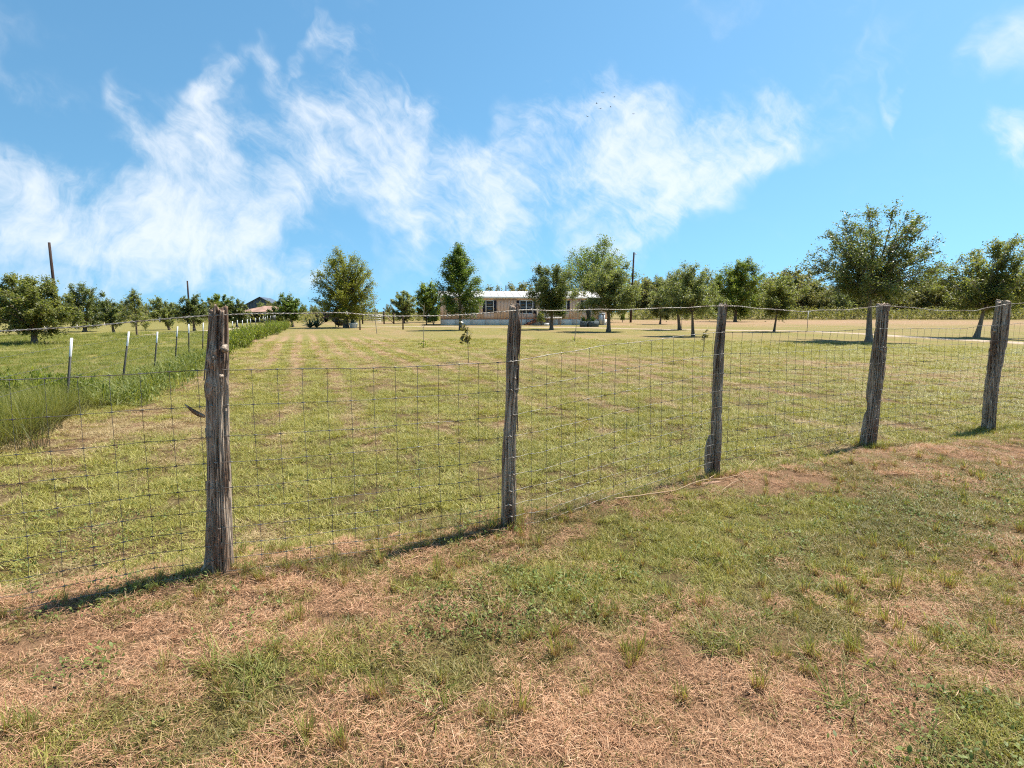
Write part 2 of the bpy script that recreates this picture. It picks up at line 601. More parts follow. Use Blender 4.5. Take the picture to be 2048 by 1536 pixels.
def post_mat():
    """weathered cedar: silver-grey fibres, warm brown where the skin is gone, lichen specks"""
    m, N, out = mat_new('weathered_cedar')
    oc = N.n('ShaderNodeTexCoord').outputs['Object']
    fib = N.noise(N.mapping(oc, sc=(42, 42, 2.0)), 1.0, 6, .72)
    fib2 = N.noise(N.mapping(oc, sc=(130, 130, 4.0)), 1.0, 4, .6)
    big = N.noise(N.mapping(oc, sc=(9, 9, 1.7)), 1.0, 5, .6)
    grey = N.cramp(fib, [(.28, (.060, .042, .030)), (.41, (.25, .188, .138)), (.54, (.48, .38, .285)), (.70, (.68, .55, .42))])
    brown = N.cramp(fib, [(.28, (.028, .016, .011)), (.45, (.15, .092, .062)), (.68, (.40, .265, .18))])
    c = N.mix(N.ramp(big, .44, .62), grey, brown)
    c = N.mix(N.math('MULTIPLY', N.ramp(fib2, .6, .75), .35), c, (.62, .55, .47))
    lich = N.ramp(N.noise(oc, 38, 3, .5), .68, .74)
    c = N.mix(N.math('MULTIPLY', lich, .35), c, (.40, .42, .30))
    h = N.math('MULTIPLY_ADD', fib2, .4, fib)
    principled(N, out, c, .88, .18, 0, h, .9, .010)
    return m


M['cedar'] = post_mat()
M['knot'] = flat_mat('knot_wood', (.34, .265, .20), .9, .15, 0, .5, 60, (1, 1, 1), .6)


def ground_mat():
    m, N, out = mat_new('ground_turf')
    pos = N.n('ShaderNodeNewGeometry').outputs['Position']
    dry = N.n('ShaderNodeAttribute', attribute_name='dry').outputs['Fac']
    bare = N.n('ShaderNodeAttribute', attribute_name='bare').outputs['Fac']
    n_f = N.noise(pos, 60, 5, .7)
    n_m = N.noise(pos, 9, 5, .65)
    n_l = N.noise(pos, 1.1, 4, .6)
    n_d = N.noise(N.mapping(pos, (0, 0, 0), (0, 0, math.radians(-20)), (1, .22, 1), 'POINT'), .5, 5, .62)
    green = N.cramp(N.math('MULTIPLY_ADD', n_f, .5, N.math('MULTIPLY', n_m, .5)),
                    [(.3, (.095, .092, .028)), (.5, (.185, .170, .056)), (.7, (.28, .24, .095))])
    green = N.mix(N.ramp(n_l, .35, .7), green, N.mix(1.0, green, (1.18, 1.05, .9), 'MULTIPLY'))
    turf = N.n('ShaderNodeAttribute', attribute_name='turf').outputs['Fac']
    under = N.cramp(n_f, [(.3, (.055, .042, .020)), (.55, (.110, .078, .034)), (.75, (.20, .140, .062))])  # brown soil and thatch, kept dark as the shade between near blades
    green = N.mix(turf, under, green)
    straw = N.cramp(N.math('MULTIPLY_ADD', n_f, .6, N.math('MULTIPLY', n_m, .4)),
                    [(.28, (.11, .066, .036)), (.48, (.29, .185, .105)), (.7, (.47, .32, .195))])
    straw = N.mix(turf, N.mix(1.0, straw, (.55, .50, .48), 'MULTIPLY'), straw)  # near straw painted darker, for shaded gaps between the blades
    f = N.math('ADD', dry, N.math('MULTIPLY', N.math('SUBTRACT', N.math('MULTIPLY_ADD', n_m, .4, N.math('MULTIPLY', n_d, .6)), .5), 1.0))
    c = N.mix(N.ramp(f, .2, .8), green, straw)
    soil = N.cramp(n_f, [(.3, (.24, .145, .098)), (.7, (.48, .31, .22))])
    c = N.mix(N.ramp(N.math('MULTIPLY_ADD', N.math('SUBTRACT', n_m, .5), .8, bare), .45, .75), c, soil)
    h = N.math('MULTIPLY_ADD', n_f, .5, n_m)
    principled(N, out, c, .95, .08, 0, h, .7, .02)
    return m


M['ground'] = ground_mat()


def blade_mat(name, stops_g, trans=.28, rough=.5, base=None):
    """grass blades: hue by the blade's own tone (face attribute) and by patch; base of blade may be dry or painted dark as shade"""
    m, N, out = mat_new(name)
    tone = N.n('ShaderNodeAttribute', attribute_name='tone').outputs['Fac']
    inst = N.n('ShaderNodeObjectInfo').outputs['Random']
    pos = N.n('ShaderNodeNewGeometry').outputs['Position']
    n = N.noise(pos, .8, 3, .6)
    f = N.math('ADD', N.math('MULTIPLY', tone, .55), N.math('MULTIPLY_ADD', inst, .2, N.math('MULTIPLY', n, .35)))
    c = N.cramp(f, stops_g)
    if base:
        hgt = N.n('ShaderNodeAttribute', attribute_name='hgt').outputs['Fac']
        c = N.mix(N.ramp(hgt, .25, .6), base, c)
    p = N.n('ShaderNodeBsdfPrincipled')
    N.put(p.inputs['Base Color'], c)
    p.inputs['Roughness'].default_value = rough
    p.inputs['Specular IOR Level'].default_value = .3
    t = N.n('ShaderNodeBsdfTranslucent')
    N.put(t.inputs[0], N.mix(1.0, c, (1.2, 1.2, .6), 'MULTIPLY'))
    ms = N.n('ShaderNodeMixShader')
    ms.inputs[0].default_value = trans
    N.put(ms.inputs[1], p.outputs[0])
    N.put(ms.inputs[2], t.outputs[0])
    N.put(out.inputs[0], ms.outputs[0])
    return m


M['g_green'] = blade_mat('green_blade', [(.1, (.095, .105, .018)), (.45, (.275, .265, .055)), (.75, (.44, .385, .105)), (1, (.54, .43, .19))])
M['g_dull'] = blade_mat('dull_green_blade', [(.1, (.070, .072, .022)), (.45, (.210, .188, .048)), (.75, (.36, .275, .100)), (1, (.50, .35, .19))])
M['g_lush'] = blade_mat('lush_blade', [(.1, (.095, .120, .020)), (.5, (.220, .240, .052)), (1, (.40, .37, .12))], .4)
M['g_straw'] = blade_mat('straw_blade', [(.1, (.11, .050, .026)), (.4, (.37, .185, .095)), (.7, (.61, .36, .205)), (1, (.72, .51, .33))], .15, .7)
M['g_hay'] = blade_mat('hay_blade', [(.1, (.15, .105, .045)), (.4, (.33, .24, .105)), (.7, (.50, .38, .19)), (1, (.62, .49, .28))], .2, .65)
M['g_tall'] = blade_mat('tall_blade', [(.1, (.085, .10, .018)), (.5, (.21, .225, .045)), (1, (.42, .37, .12))], .4, .5, (.085, .075, .028))  # foot of blades painted dark, for the shaded gaps low in the clump
M['g_tuft'] = blade_mat('bunch_blade', [(.1, (.12, .14, .024)), (.5, (.29, .30, .065)), (1, (.50, .44, .17))], .4, .5, (.33, .20, .105))
M['g_weed'] = blade_mat('broad_leaf', [(.1, (.075, .100, .022)), (.5, (.155, .190, .042)), (1, (.28, .31, .09))], .3, .55)

# ------------------------------------------------------------------ turf fields (where it is dry, bare, lush)
PATCH = [  # px, py, radius x (m), radius y (m), dryness change
    (110, 1270, .75, .34, .62), (300, 1330, .5, .2, .2), (110, 1390, .25, .15, .45), (560, 1160, .5, .18, .3), (690, 1230, .5, .25, .2),
    (1300, 1370, .5, .25, .55), (1180, 1470, .6, .25, .50), (660, 1480, .6, .28, .50), (1330, 1490, .4, .3, .35),
    (1700, 1460, .35, .22, .45), (1820, 1340, .45, .2, .35), (2000, 1180, .6, .3, .30), (1560, 960, .9, .3, .40),
    (1850, 900, 1.4, .35, .45), (1990, 1080, .5, .3, .25), (900, 1110, .6, .2, .1), (60, 1190, .5, .15, .35),
    (350, 1480, .6, .22, -.30), (480, 1340, .35, .18, -.3), (1000, 1200, .5, .25, -.38), (1180, 1150, .8, .33, -.42), (760, 1150, .6, .2, -.05),
    (860, 1330, .35, .2, -.25), (1700, 1040, 1.1, .45, -.50), (1950, 1000, .7, .35, -.42), (1480, 1090, .8, .4, -.42), (1980, 1490, .5, .22, -.5),
    (1850, 1270, .5, .2, -.15), (1420, 1290, .3, .2, -.2), (520, 1430, .5, .2, -.2), (230, 1200, .4, .15, -.4), (1600, 1200, .6, .25, -.25),
    (130, 860, 1.6, .55, .55), (330, 830, .8, .4, .35), (30, 960, 1.2, .4, .15), (620, 830, .9, .5, .12), (700, 690, 7, 9, .06), (980, 730, 3, 1.6, .26), (850, 705, 3, 2, .14),
    (1150, 800, 1.7, .75, .34), (1200, 720, 4, 1.4, .22), (1600, 730, 4, 1.2, .20), (1850, 755, 3, .8, .16), (1050, 850, .9, .4, .2),
    (1700, 643, 60, 30, .30), (1400, 645, 60, 20, .12), (1800, 700, 14, 4, -.22), (1450, 690, 8, 4, -.12),
    (700, 950, 2, .8, -.28), (300, 1000, 1.5, .6, -.25), (1250, 900, 1.6, .6, -.30), (1650, 820, 2.5, .9, -.10),
    (560, 720, 4, 2, .06), (480, 780, 1.5, .9, .22), (880, 800, 1.0, .6, -.08), (760, 1020, 1.2, .4, -.3)]
PATCHW = [(at(p[0], p[1]), p[2], p[3], p[4]) for p in PATCH]
# T-post fence line to the left: x = TX0 + TK * y
TX0, TK = -3.84, -0.364


def dry_field(x, y):
    d = fence_d(x, y)
    verge = 1 / (1 + np.exp(-d / .10))
    v = .36 * (1 - verge) + .47 * verge
    n = fbm(x * 1.5, y * 1.5, 11, 4, .6) - .5
    n2 = fbm((x - TX0 - TK * y) * .45, y * .09, 17, 4, .6) - .5
    r = np.sqrt(x * x + y * y)
    v = v + n * (.40 + .35 * verge) * np.exp(-(r / 25) ** 2) + n2 * .55
    for c, rx, ry, a in PATCHW:
        v = v + a * np.exp(-((x - c[0]) / rx) ** 2 - ((y - c[1]) / ry) ** 2)
    # mowing stripes run parallel to the T-post fence
    q = (x - TX0 - TK * y)
    along = np.exp(-((y - 27) / 11) ** 2) * np.exp(-((q - 4.5) / 4) ** 2)
    v = v + along * (.52 * np.sin(q * 2 * np.pi / .85 + .5 * np.sin(y * .3)) + .14)
    # the neighbour's paddock beyond the T-posts is green
    v = v + .20 * np.sin(q * 2 * np.pi / 1.1 + .5 * np.sin(y * .2)) * (1 - verge) * np.exp(-((y - 18) / 16) ** 2)
    left = 1 / (1 + np.exp((q + .2) / .15))
    v = v * (1 - left) + left * (.05 + n2 * .35)
    return np.clip(v, 0, 1)


def bare_field(x, y):
    d = fence_d(x, y)
    n = fbm(x * 3.2, y * 3.2, 23, 4, .6)
    b = np.exp(-((d - .10) / .10) ** 2) * .62 + np.clip(dry_field(x, y) - .62, 0, 1) * .9
    return np.clip(b * (n * 1.7 - .1) * np.exp(-(np.hypot(x, y) / 16) ** 2), 0, 1)


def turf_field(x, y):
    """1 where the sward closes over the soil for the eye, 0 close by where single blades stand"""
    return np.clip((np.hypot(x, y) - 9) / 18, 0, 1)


def build_ground():
    rr = [0.35]
    while rr[-1] < 5200:
        rr.append(rr[-1] * 1.0175)
    rr = np.array(rr)
    front = np.linspace(-58, 58, 400)
    back = np.linspace(58, 302, 62)[1:-1]
    an = np.radians(np.concatenate([front, back]))
    R, A = np.meshgrid(rr, an, indexing='ij')
    X, Y = R * np.sin(A), R * np.cos(A)
    Z = hfun(X, Y)
    V = np.stack([X, Y, Z], -1).reshape(-1, 3)
    n, k = len(rr), len(an)
    i = np.arange(n - 1)[:, None] * k
    j = np.arange(k)[None, :]
    j2 = (j + 1) % k
    F = np.stack([i + j, i + k + j, i + k + j2, i + j2], -1).reshape(-1, 4)
    V = np.concatenate([V, [[0, 0, float(hfun(0, 0))]]])
    jj = np.arange(0, k, 2)
    F = np.concatenate([F, np.stack([np.full(len(jj), n * k), jj, (jj + 1) % k, (jj + 2) % k], -1)])
    me = np_mesh('ground', V, F, True)
    x, y = V[:, 0], V[:, 1]
    for nm, f in (('dry', dry_field), ('bare', bare_field), ('turf', turf_field)):
        a = me.attributes.new(nm, 'FLOAT', 'POINT')
        a.data.foreach_set('value', f(x, y).astype(np.float32))
    o = obj('ground', me, M['ground'])
    tag(o, 'mown field of green and dry grass reaching to the trees', 'ground', kind='structure')


build_ground()


def track_mat():
    m, N, out = mat_new('gravel_track')
    pos = N.n('ShaderNodeNewGeometry').outputs['Position']
    c = N.cramp(N.noise(pos, 3, 6, .7), [(.3, (.28, .205, .14)), (.55, (.43, .335, .25)), (.75, (.54, .44, .35))])
    principled(N, out, c, .95, .1)
    return m


M['track'] = track_mat()


def ribbon(name, pts, w, label, seed):
    P = np.array(pts, float)
    s = np.concatenate([[0], np.cumsum(np.linalg.norm(np.diff(P[:, :2], axis=0), axis=1))])
    t = np.linspace(0, s[-1], 160)
    X, Y = np.interp(t, s, P[:, 0]), np.interp(t, s, P[:, 1])
    for _ in range(6):
        X[1:-1] = (X[:-2] + X[2:] + 2 * X[1:-1]) / 4
        Y[1:-1] = (Y[:-2] + Y[2:] + 2 * Y[1:-1]) / 4
    T = np.stack([np.gradient(X), np.gradient(Y)], -1)
    T /= np.linalg.norm(T, axis=1, keepdims=True)
    Nn = np.stack([-T[:, 1], T[:, 0]], -1)
    k = 7
    rows = []
    for j in range(k):
        q = (j / (k - 1) - .5) * w * (1 + .5 * (vn2(t * .6, t * 0 + (3 if j > k / 2 else 9), seed) - .5))
        x, y = X + Nn[:, 0] * q, Y + Nn[:, 1] * q
        rows.append(np.stack([x, y, hfun(x, y) + (.012 if 0 < j < k - 1 else -.01)], -1))
    V = np.stack(rows, 1).reshape(-1, 3)
    i = np.arange(len(t) - 1)[:, None] * k
    j = np.arange(k - 1)[None, :]
    F = np.stack([i + j, i + j + 1, i + k + j + 1, i + k + j], -1).reshape(-1, 4)
    o = obj(name, (V, F, True), M['track'])
    tag(o, label, 'path', kind='structure')


ribbon('driveway', [at(2180, 694), at(2048, 686), at(1860, 676), at(1735, 668), at(1600, 662), at(1420, 660), at(1300, 658.5), at(1180, 655.5), at(1060, 654.5), at(930, 654), at(860, 653.3), at(790, 652.5), at(700, 652)], 1.9,
       'pale gravel drive running in front of the house', 1)
ribbon('dirt_track', [at(-120, 701), at(0, 690), at(130, 681), at(250, 673), at(400, 662), at(470, 657), at(520, 654)], 1.7,
       'pale dirt track crossing the green paddock behind the white-topped posts', 2)

# ------------------------------------------------------------------ front fence: cedar posts
POSTS = [  # centre line (px), widths (px), label
    dict(c=[(440, 1140), (438, 990), (435, 820), (434, 740), (437, 619)], w=[62, 50, 49, 47, 40], seed=1,
         label='leftmost grey cedar fence post with two knots and a loose bark flap'),
    dict(c=[(1018, 1052), (1018, 930), (1024, 800), (1027, 700), (1031, 611)], w=[34, 32, 31, 30, 27], seed=2,
         label='second cedar fence post from the left, in front of the house'),
    dict(c=[(1427, 955), (1432, 860), (1434, 780), (1438, 700), (1446, 612)], w=[29, 25, 23, 21, 19], seed=3,
         label='slim leaning cedar fence post, the middle one of the five'),
    dict(c=[(1736, 895), (1748, 800), (1757, 720), (1768, 609)], w=[32, 30, 30, 26], seed=4,
         label='dark ragged cedar fence post with a square top in front of the oak trunk'),
    dict(c=[(1975, 862), (1983, 780), (1994, 700), (2006, 603)], w=[28, 29, 30, 28], seed=5,
         label='rightmost split cedar fence post leaning right'),
]


def build_post(p):
    rng = np.random.default_rng(p['seed'] * 17)
    c = p['c']
    base = at(*c[0])
    Y = base[1]
    C = np.array([at_depth(a, b, Y) for a, b in c])
    C[0] = base
    wid = np.array(p['w']) / FPX * Y * .80
    C = np.concatenate([[C[0] + (C[0] - C[1]) * .25], C])
    wid = np.concatenate([[wid[0] * 1.1], wid])
    s = np.concatenate([[0], np.cumsum(np.linalg.norm(np.diff(C, axis=0), axis=1))])
    nz, nt = 190, 132
    t = np.linspace(0, s[-1], nz)
    ax = np.stack([np.interp(t, s, C[:, k]) for k in range(3)], -1)
    for _ in range(10):
        ax[1:-1] = (ax[:-2] + ax[2:] + 2 * ax[1:-1]) / 4
    r0 = np.interp(t, s, wid) / 2
    for _ in range(8):
        r0[1:-1] = (r0[:-2] + r0[2:] + 2 * r0[1:-1]) / 4
    th = np.arange(nt) / nt * 2 * np.pi
    TT, TH = np.meshgrid(t, th, indexing='ij')
    tw = TH + .35 * np.sin(TT * 1.4 + p['seed'])
    cx, cy = np.cos(tw), np.sin(tw)
    sd = p['seed'] * 5
    lob = (vn3(cx * 1.3 + 5, cy * 1.3 + 5, TT * .7, sd) - .5) * .42
    rid = vn3(cx * 4.2 + 9, cy * 4.2 + 9, TT * 1.6, sd + 1) - .5
    fin = vn3(cx * 10 + 9, cy * 10 + 9, TT * 4.5, sd + 2) - .5
    fin2 = vn3(cx * 19 + 9, cy * 19 + 9, TT * 11, sd + 3) - .5
    crk = vn3(cx * 3.1 + 2, cy * 3.1 + 2, TT * .9 + 3, sd + 4)
    crk = -np.exp(-((crk - .5) / .045) ** 2) * .32
    crk2 = vn3(cx * 6.0 + 2, cy * 6.0 + 2, TT * 1.9 + 8, sd + 6)
    crk2 = -np.exp(-((crk2 - .5) / .045) ** 2) * .15
    step = np.where(vn3(cx * 3.3 + 4, cy * 3.3 + 4, TT * 2.0, sd + 7) > .53, .07, -.03)
    rr = r0[:, None] * (1 + lob + rid * .26 + fin * .24 + fin2 * .14 + crk * 1.5 + crk2 * 1.6 + step)
    # buttressed foot
    foot = np.clip(1 - TT / (s[1] + .14), 0, 1)
    rr = rr * (1 + .35 * foot ** 2 * (vn3(cx * 2, cy * 2, TT * 0, sd + 8)))
    knots = {1: [(.84, -1.25, .05, .035), (.735, -1.9, .042, .028)], 4: [(.52, -1.8, .04, .02)], 2: [(.62, -1.1, .03, .014)]}.get(p['seed'], [])
    if p['seed'] == 5:
        knots = [(.82, -1.7, .045, .02)]
    for f, a, sz, hh in knots:
        dz = (TT - f * s[-1])
        da = (np.angle(np.exp(1j * (TH - a)))) * r0[:, None]
        q = np.sqrt((dz * .75) ** 2 + da ** 2) / sz
        rr = rr + hh * np.exp(-q ** 2 * 1.4) - hh * .75 * np.exp(-(q * 2.6) ** 2)
    top = (vn3(cx * 1.8 + 3, cy * 1.8 + 3, TT * 0, sd + 9) - .45) * .05
    top = top + (vn3(cx * 6 + 3, cy * 6 + 3, TT * 0, sd + 10) - .5) * .03
    zoff = top * np.clip((TT - s[-1] + .10) / .10, 0, 1)
    X = ax[:, 0][:, None] + rr * np.cos(TH)
    Yy = ax[:, 1][:, None] + rr * np.sin(TH)
    Z = ax[:, 2][:, None] + zoff
    rows = [np.stack([X, Yy, Z], -1)]
    for f in (.82, .55, .25, .02):
        rim = rows[0][-1]
        cen = rim.mean(axis=0)
        cap = cen + (rim - cen) * f
        cap[:, 2] = cen[2] + (rim[:, 2] - cen[2]) * f + (vn3(cap[:, 0] * 60, cap[:, 1] * 60, 0, sd) - .5) * .012
        rows.append(cap[None])
    G = np.concatenate(rows, 0)
    o0 = base.copy()
    V = (G - o0).reshape(-1, 3)
    n = G.shape[0]
    i = np.arange(n - 1)[:, None] * nt
    j = np.arange(nt)[None, :]
    j2 = (j + 1) % nt
    F = np.stack([i + j, i + j2, i + nt + j2, i + nt + j], -1).reshape(-1, 4)
    root = thing('fence_post', p['label'], 'fence post', base, 0, 'cedar posts of the front fence')
    obj('post_shaft', (V, F, True), M['cedar'], root)

    # long splinters / bark strips standing off the side
    def strip(frac0, frac1, ang, w, off, curl, sd2):
        tt = np.linspace(frac0 * s[-1], frac1 * s[-1], 14)
        a = np.stack([np.interp(tt, t, ax[:, k]) for k in range(3)], -1) - o0
        rad = np.interp(tt, t, r0) * 1.02
        u = np.linspace(0, 1, 14)
        rad = rad + off + curl * u ** 2
        an = ang + .12 * np.sin(u * 4 + sd2)
        d = np.stack([np.cos(an), np.sin(an), 0 * an], -1)
        sdir = np.stack([-np.sin(an), np.cos(an), 0 * an], -1)
        ww = w * np.sin(np.pi * (u * .9 + .06))[:, None] * (1 + .3 * np.sin(u * 9 + sd2))[:, None]
        pts = a + d * rad[:, None]
        th_ = .005
        ring = np.stack([pts - sdir * ww, pts + d * th_, pts + sdir * ww, pts - d * th_ * .6], 1)
        Vv = ring.reshape(-1, 3)
        ii = np.arange(13)[:, None] * 4
        jj = np.arange(4)[None, :]
        Ff = np.stack([ii + jj, ii + (jj + 1) % 4, ii + 4 + (jj + 1) % 4, ii + 4 + jj], -1).reshape(-1, 4)
        obj('bark_strip', (Vv, Ff, True), M['cedar'], root)

    for k in range(9):
        a0 = rng.uniform(.08, .82)
        L = rng.uniform(.08, .26)
        flip = rng.random() < .5
        strip(a0 + (L if flip else 0), a0 + (0 if flip else L), rng.uniform(-3.0, -.1), rng.uniform(.006, .014), -.004, rng.uniform(0, .022), k)
    for kx, ky, kr in {1: [(448, 697, .013), (429, 714, .009), (442, 752, .006)], 2: [(1030, 757, .006)], 4: [(1762, 700, .010)], 5: [(1990, 662, .011)]}.get(p['seed'], []):
        kc = at_depth(kx, ky, Y - p['w'][2] / FPX * Y * .80 * .5 + .006) - o0
        pr_ = np.array([1.7, 1.35, 1.1, 1.05, .85, .7, .55, .35, .05]) * kr
        py_ = np.array([.012, -.002, -.010, -.017, -.020, -.015, -.012, -.014, -.013])
        V_, F_ = tube(kc + np.stack([0 * py_, py_ - np.arange(9) * 1e-4, 0 * py_], -1), pr_, 14)
        V_[:, 2] = kc[2] + (V_[:, 2] - kc[2]) * 1.25
        V_ += (np.stack([vn3(V_[:, 0] * 90, V_[:, 2] * 90, V_[:, 1] * 90, q_) for q_ in (1, 2, 3)], -1) - .5) * .006
        obj('knot', (V_, F_, True), M['knot'], root)
    if p['seed'] in (1, 3):   # splintered slab leaning off the foot
        qs = {1: [(447, 1082), (428, 1112), (404, 1142)], 3: [(1420, 870), (1414, 905), (1413, 950)]}[p['seed']]
        pts = np.array([at_depth(a_, b_, Y - .05) for a_, b_ in qs]) - o0
        pts = bez(pts[0], pts[1], pts[2], np.linspace(0, 1, 8))
        obj('splinter', tube(pts, np.array([.006, .016, .02, .021, .02, .018, .016, .010]) * (1.0 if p['seed'] == 1 else 1.5), 6) + (True,), M['cedar'], root)
    if p['seed'] == 1:   # the loose flap that sticks out to the left
        f0, f1 = at_depth(410, 833, Y - .02) - o0, at_depth(369, 808, Y - .05) - o0
        u = np.linspace(0, 1, 9)[:, None]
        pts = f0 + (f1 - f0) * u + np.array([0, 0, -.012]) * np.sin(u * np.pi)
        ww = .016 * np.sin(np.pi * (.15 + .83 * u)) ** .7
        up = np.array([.25, -.2, .95])
        Vv = np.stack([pts - up * ww, pts + np.array([0, -.004, 0]), pts + up * ww, pts + np.array([0, .004, 0])], 1).reshape(-1, 3)
        ii = np.arange(8)[:, None] * 4
        jj = np.arange(4)[None, :]
        Ff = np.stack([ii + jj, ii + (jj + 1) % 4, ii + 4 + (jj + 1) % 4, ii + 4 + jj], -1).reshape(-1, 4)
        obj('bark_flap', (Vv, Ff, True), M['cedar'], root)
    p['base'], p['Y'], p['r'] = base, Y, float(np.interp(s[-1] * .5, t, r0))
    return root


for p in POSTS:
    p['root'] = build_post(p)

# ------------------------------------------------------------------ woven wire and barbed wire of the front fence
FPTS = [p['base'][:2] + FN * (p['r'] + .012) for p in POSTS]
FPTS = [FPTS[0] - FD * 4.0] + FPTS + [FPTS[-1] + FD * 4.2]
FPTS = np.array(FPTS)
FS = np.concatenate([[0], np.cumsum(np.linalg.norm(np.diff(FPTS, axis=0), axis=1))])


def fence_xy(s):
    return np.stack([np.interp(s, FS, FPTS[:, 0]), np.interp(s, FS, FPTS[:, 1])], -1)


def fence_pt(px, py):
    """where the sight line through a pixel meets the upright plane of the fence"""
    d = ray(px, py)
    for k in range(len(FPTS) - 1):
        a, b = FPTS[k], FPTS[k + 1]
        n = np.array([b[1] - a[1], -(b[0] - a[0])])
        den = d[0] * n[0] + d[1] * n[1]
        t = (a @ n) / den
        q = d[:2] * t
        u = (q - a) @ (b - a) / ((b - a) @ (b - a))
        if t > 0 and -1e-6 <= u <= 1 + 1e-6:
            return FS[k] + u * (FS[k + 1] - FS[k]), HC + d[2] * t
    return None


def topline(samples):
    q = [fence_pt(*s) for s in samples]
    q = sorted([v for v in q if v])
    return np.array(q)


top_q = topline([(0, 760), (203, 751), (410, 741), (440, 740), (700, 737), (900, 730), (1018, 723), (1120, 705), (1250, 686), (1430, 664), (1560, 664), (1650, 663), (1745, 659), (1850, 658), (1920, 656), (1990, 650), (2047, 647)])
barb_q = topline([(0, 664), (130, 657), (280, 642), (410, 632), (440, 631), (585, 626), (700, 628), (850, 632.5), (970, 626), (1029, 620), (1100, 621), (1190, 617), (1225, 620), (1330, 617), (1443, 611.5), (1490, 614.5), (1600, 622.5), (1690, 620), (1767, 612), (1800, 613), (1880, 621.5), (1950, 621.5), (2004, 609), (2046, 605)])
GAPS = np.array([0, 8, 15, 21, 27, 32, 36.5, 40.5, 44, 47]) * .0254


def wire_node(s, row, jit):
    """position of the mesh at distance s and row number"""
    s = np.asarray(s, float)
    zt = np.interp(s, top_q[:, 0], top_q[:, 1])
    xy = fence_xy(s)
    g = hfun(xy[:, 0], xy[:, 1])
    full = np.minimum(zt - g - .02, 1.23)
    z = zt - GAPS[row] / GAPS[-1] * full
    right = np.clip((s - FS[1]) / (FS[5] - FS[1]), 0, 1.2)
    a = (.004 + .020 * right ** 1.5) * jit
    ds = (vn2(s * 5.3, row * 1.7 + 0 * s, 31) - .5) * 2 * a + (vn2(s * 1.1, row * .8 + 0 * s, 32) - .5) * 2.2 * a
    dz = (vn2(s * 3.1, row * 2.3 + 0 * s, 33) - .5) * (.008 + .010 * right)
    out = (vn2(s * .9, row * .6 + 0 * s, 34) - .5) * (.015 + .05 * right) * (0 if row == 0 else 1)
    q = np.min(np.abs(s[:, None] - FS[None, 1:-1]), axis=1)
    pin = np.clip(q / .35, 0, 1)
    xy = fence_xy(s + ds * pin)
    xy = xy + FN[None] * (out * pin + .004)[:, None]
    z = np.maximum(z + dz, hfun(xy[:, 0], xy[:, 1]) + .004)
    return np.stack([xy[:, 0], xy[:, 1], z], -1)


def build_mesh_fence():
    o0 = np.array([FPTS[1][0], FPTS[1][1], 0])
    root = thing('woven_wire_fence', 'rusty woven wire mesh stretched along the cedar posts', 'wire fence', o0)
    sp = .1395
    ss = np.arange(FS[0] + .05, FS[-1], sp)
    fine = np.arange(FS[0], FS[-1], sp / 5)
    for r in range(10):
        P = wire_node(fine, r, 1.0)
        P[:, 2] += (vn2(fine * 22, fine * 0 + r, 41) - .5) * .004
        V, F = tube(P - o0, .0022 if r in (0, 9) else .00155, 5)
        obj('line_wire', (V, F, True), M['wire'], root)
    kn = []
    for k, s in enumerate(ss):
        nodes = np.concatenate([wire_node(np.array([s]), r, 1.0) for r in range(10)])
        u = np.linspace(0, 9, 37)
        P = np.stack([np.interp(u, np.arange(10), nodes[:, c]) for c in range(3)], -1)
        P += FN3 * .003
        obj('stay_wire', tube(P - o0, .00145, 4) + (True,), M['wire'], root)
        for q in nodes[:9]:
            d = np.array([FD[0], FD[1], 0]) * .011
            kn.append(tube(np.array([q - d, q, q + d]) - o0, [.0022, .0050, .0022], 5))
    V, F = merge(kn)
    tag(obj('wire_knots', (V, F), M['wire'], root), kind='stuff')


FN3 = np.array([FN[0], FN[1], 0.0])
build_mesh_fence()


def build_barbed():
    s = np.arange(FS[0], FS[-1], .012)
    z = np.interp(s, barb_q[:, 0], barb_q[:, 1])
    for _ in range(200):
        z[1:-1] = (z[:-2] + z[2:] + 2 * z[1:-1]) / 4
    xy = fence_xy(s) + FN[None] * .004
    P = np.stack([xy[:, 0], xy[:, 1], z + (vn2(s * 4, s * 0, 51) - .5) * .014], -1)
    o0 = np.array([FPTS[1][0], FPTS[1][1], 0])
    root = thing('barbed_wire', 'twisted barbed wire strung along the tops of the cedar posts', 'barbed wire', o0)
    ph = s / .055 * 2 * np.pi
    side = np.array([FN[0], FN[1], 0.0])
    for k in (0, 1):
        off = np.cos(ph + k * np.pi)[:, None] * np.array([0, 0, 1.0]) + np.sin(ph + k * np.pi)[:, None] * side
        obj('strand', tube(P + off * .0025 - o0, .0019, 5) + (True,), M['barb'], root)
    rng = np.random.default_rng(5)
    barbs = []
    for q in np.arange(FS[0] + .05, FS[-1], .125):
        i = int((q - FS[0]) / .012)
        if i >= len(P) - 1:
            break
        for _ in range(2):
            d = rng.normal(size=3)
            d[2] *= 1.6
            d /= np.linalg.norm(d)
            barbs.append(tube(np.array([P[i] - d * .017, P[i], P[i] + d * .017]) - o0, [.0005, .002, .0005], 4))
    V, F = merge(barbs)
    tag(obj('barbs', (V, F), M['barb'], root), kind='stuff')


build_barbed()


# wire loops and staples that hold the wires to the posts
def build_staples():
    for p in POSTS:
        rng = np.random.default_rng(p['seed'])
        k = POSTS.index(p) + 1
        s0 = FS[k]
        for r in range(0, 9):
            n = wire_node(np.array([s0 + rng.uniform(-.02, .02)]), r, 1)[0]
            a = np.array([FD[0], FD[1], 0]) * .003
            f = -FN3 * .022
            P = np.array([n + a * 4 + f, n + a * 2 + FN3 * .006, n + FN3 * .008, n - a * 2 + FN3 * .006 + np.array([0, 0, .006]), n - a * 4 + f])
            obj('staple', tube(P - p['base'], .0030, 5) + (True,), M['barb'], p['root'])


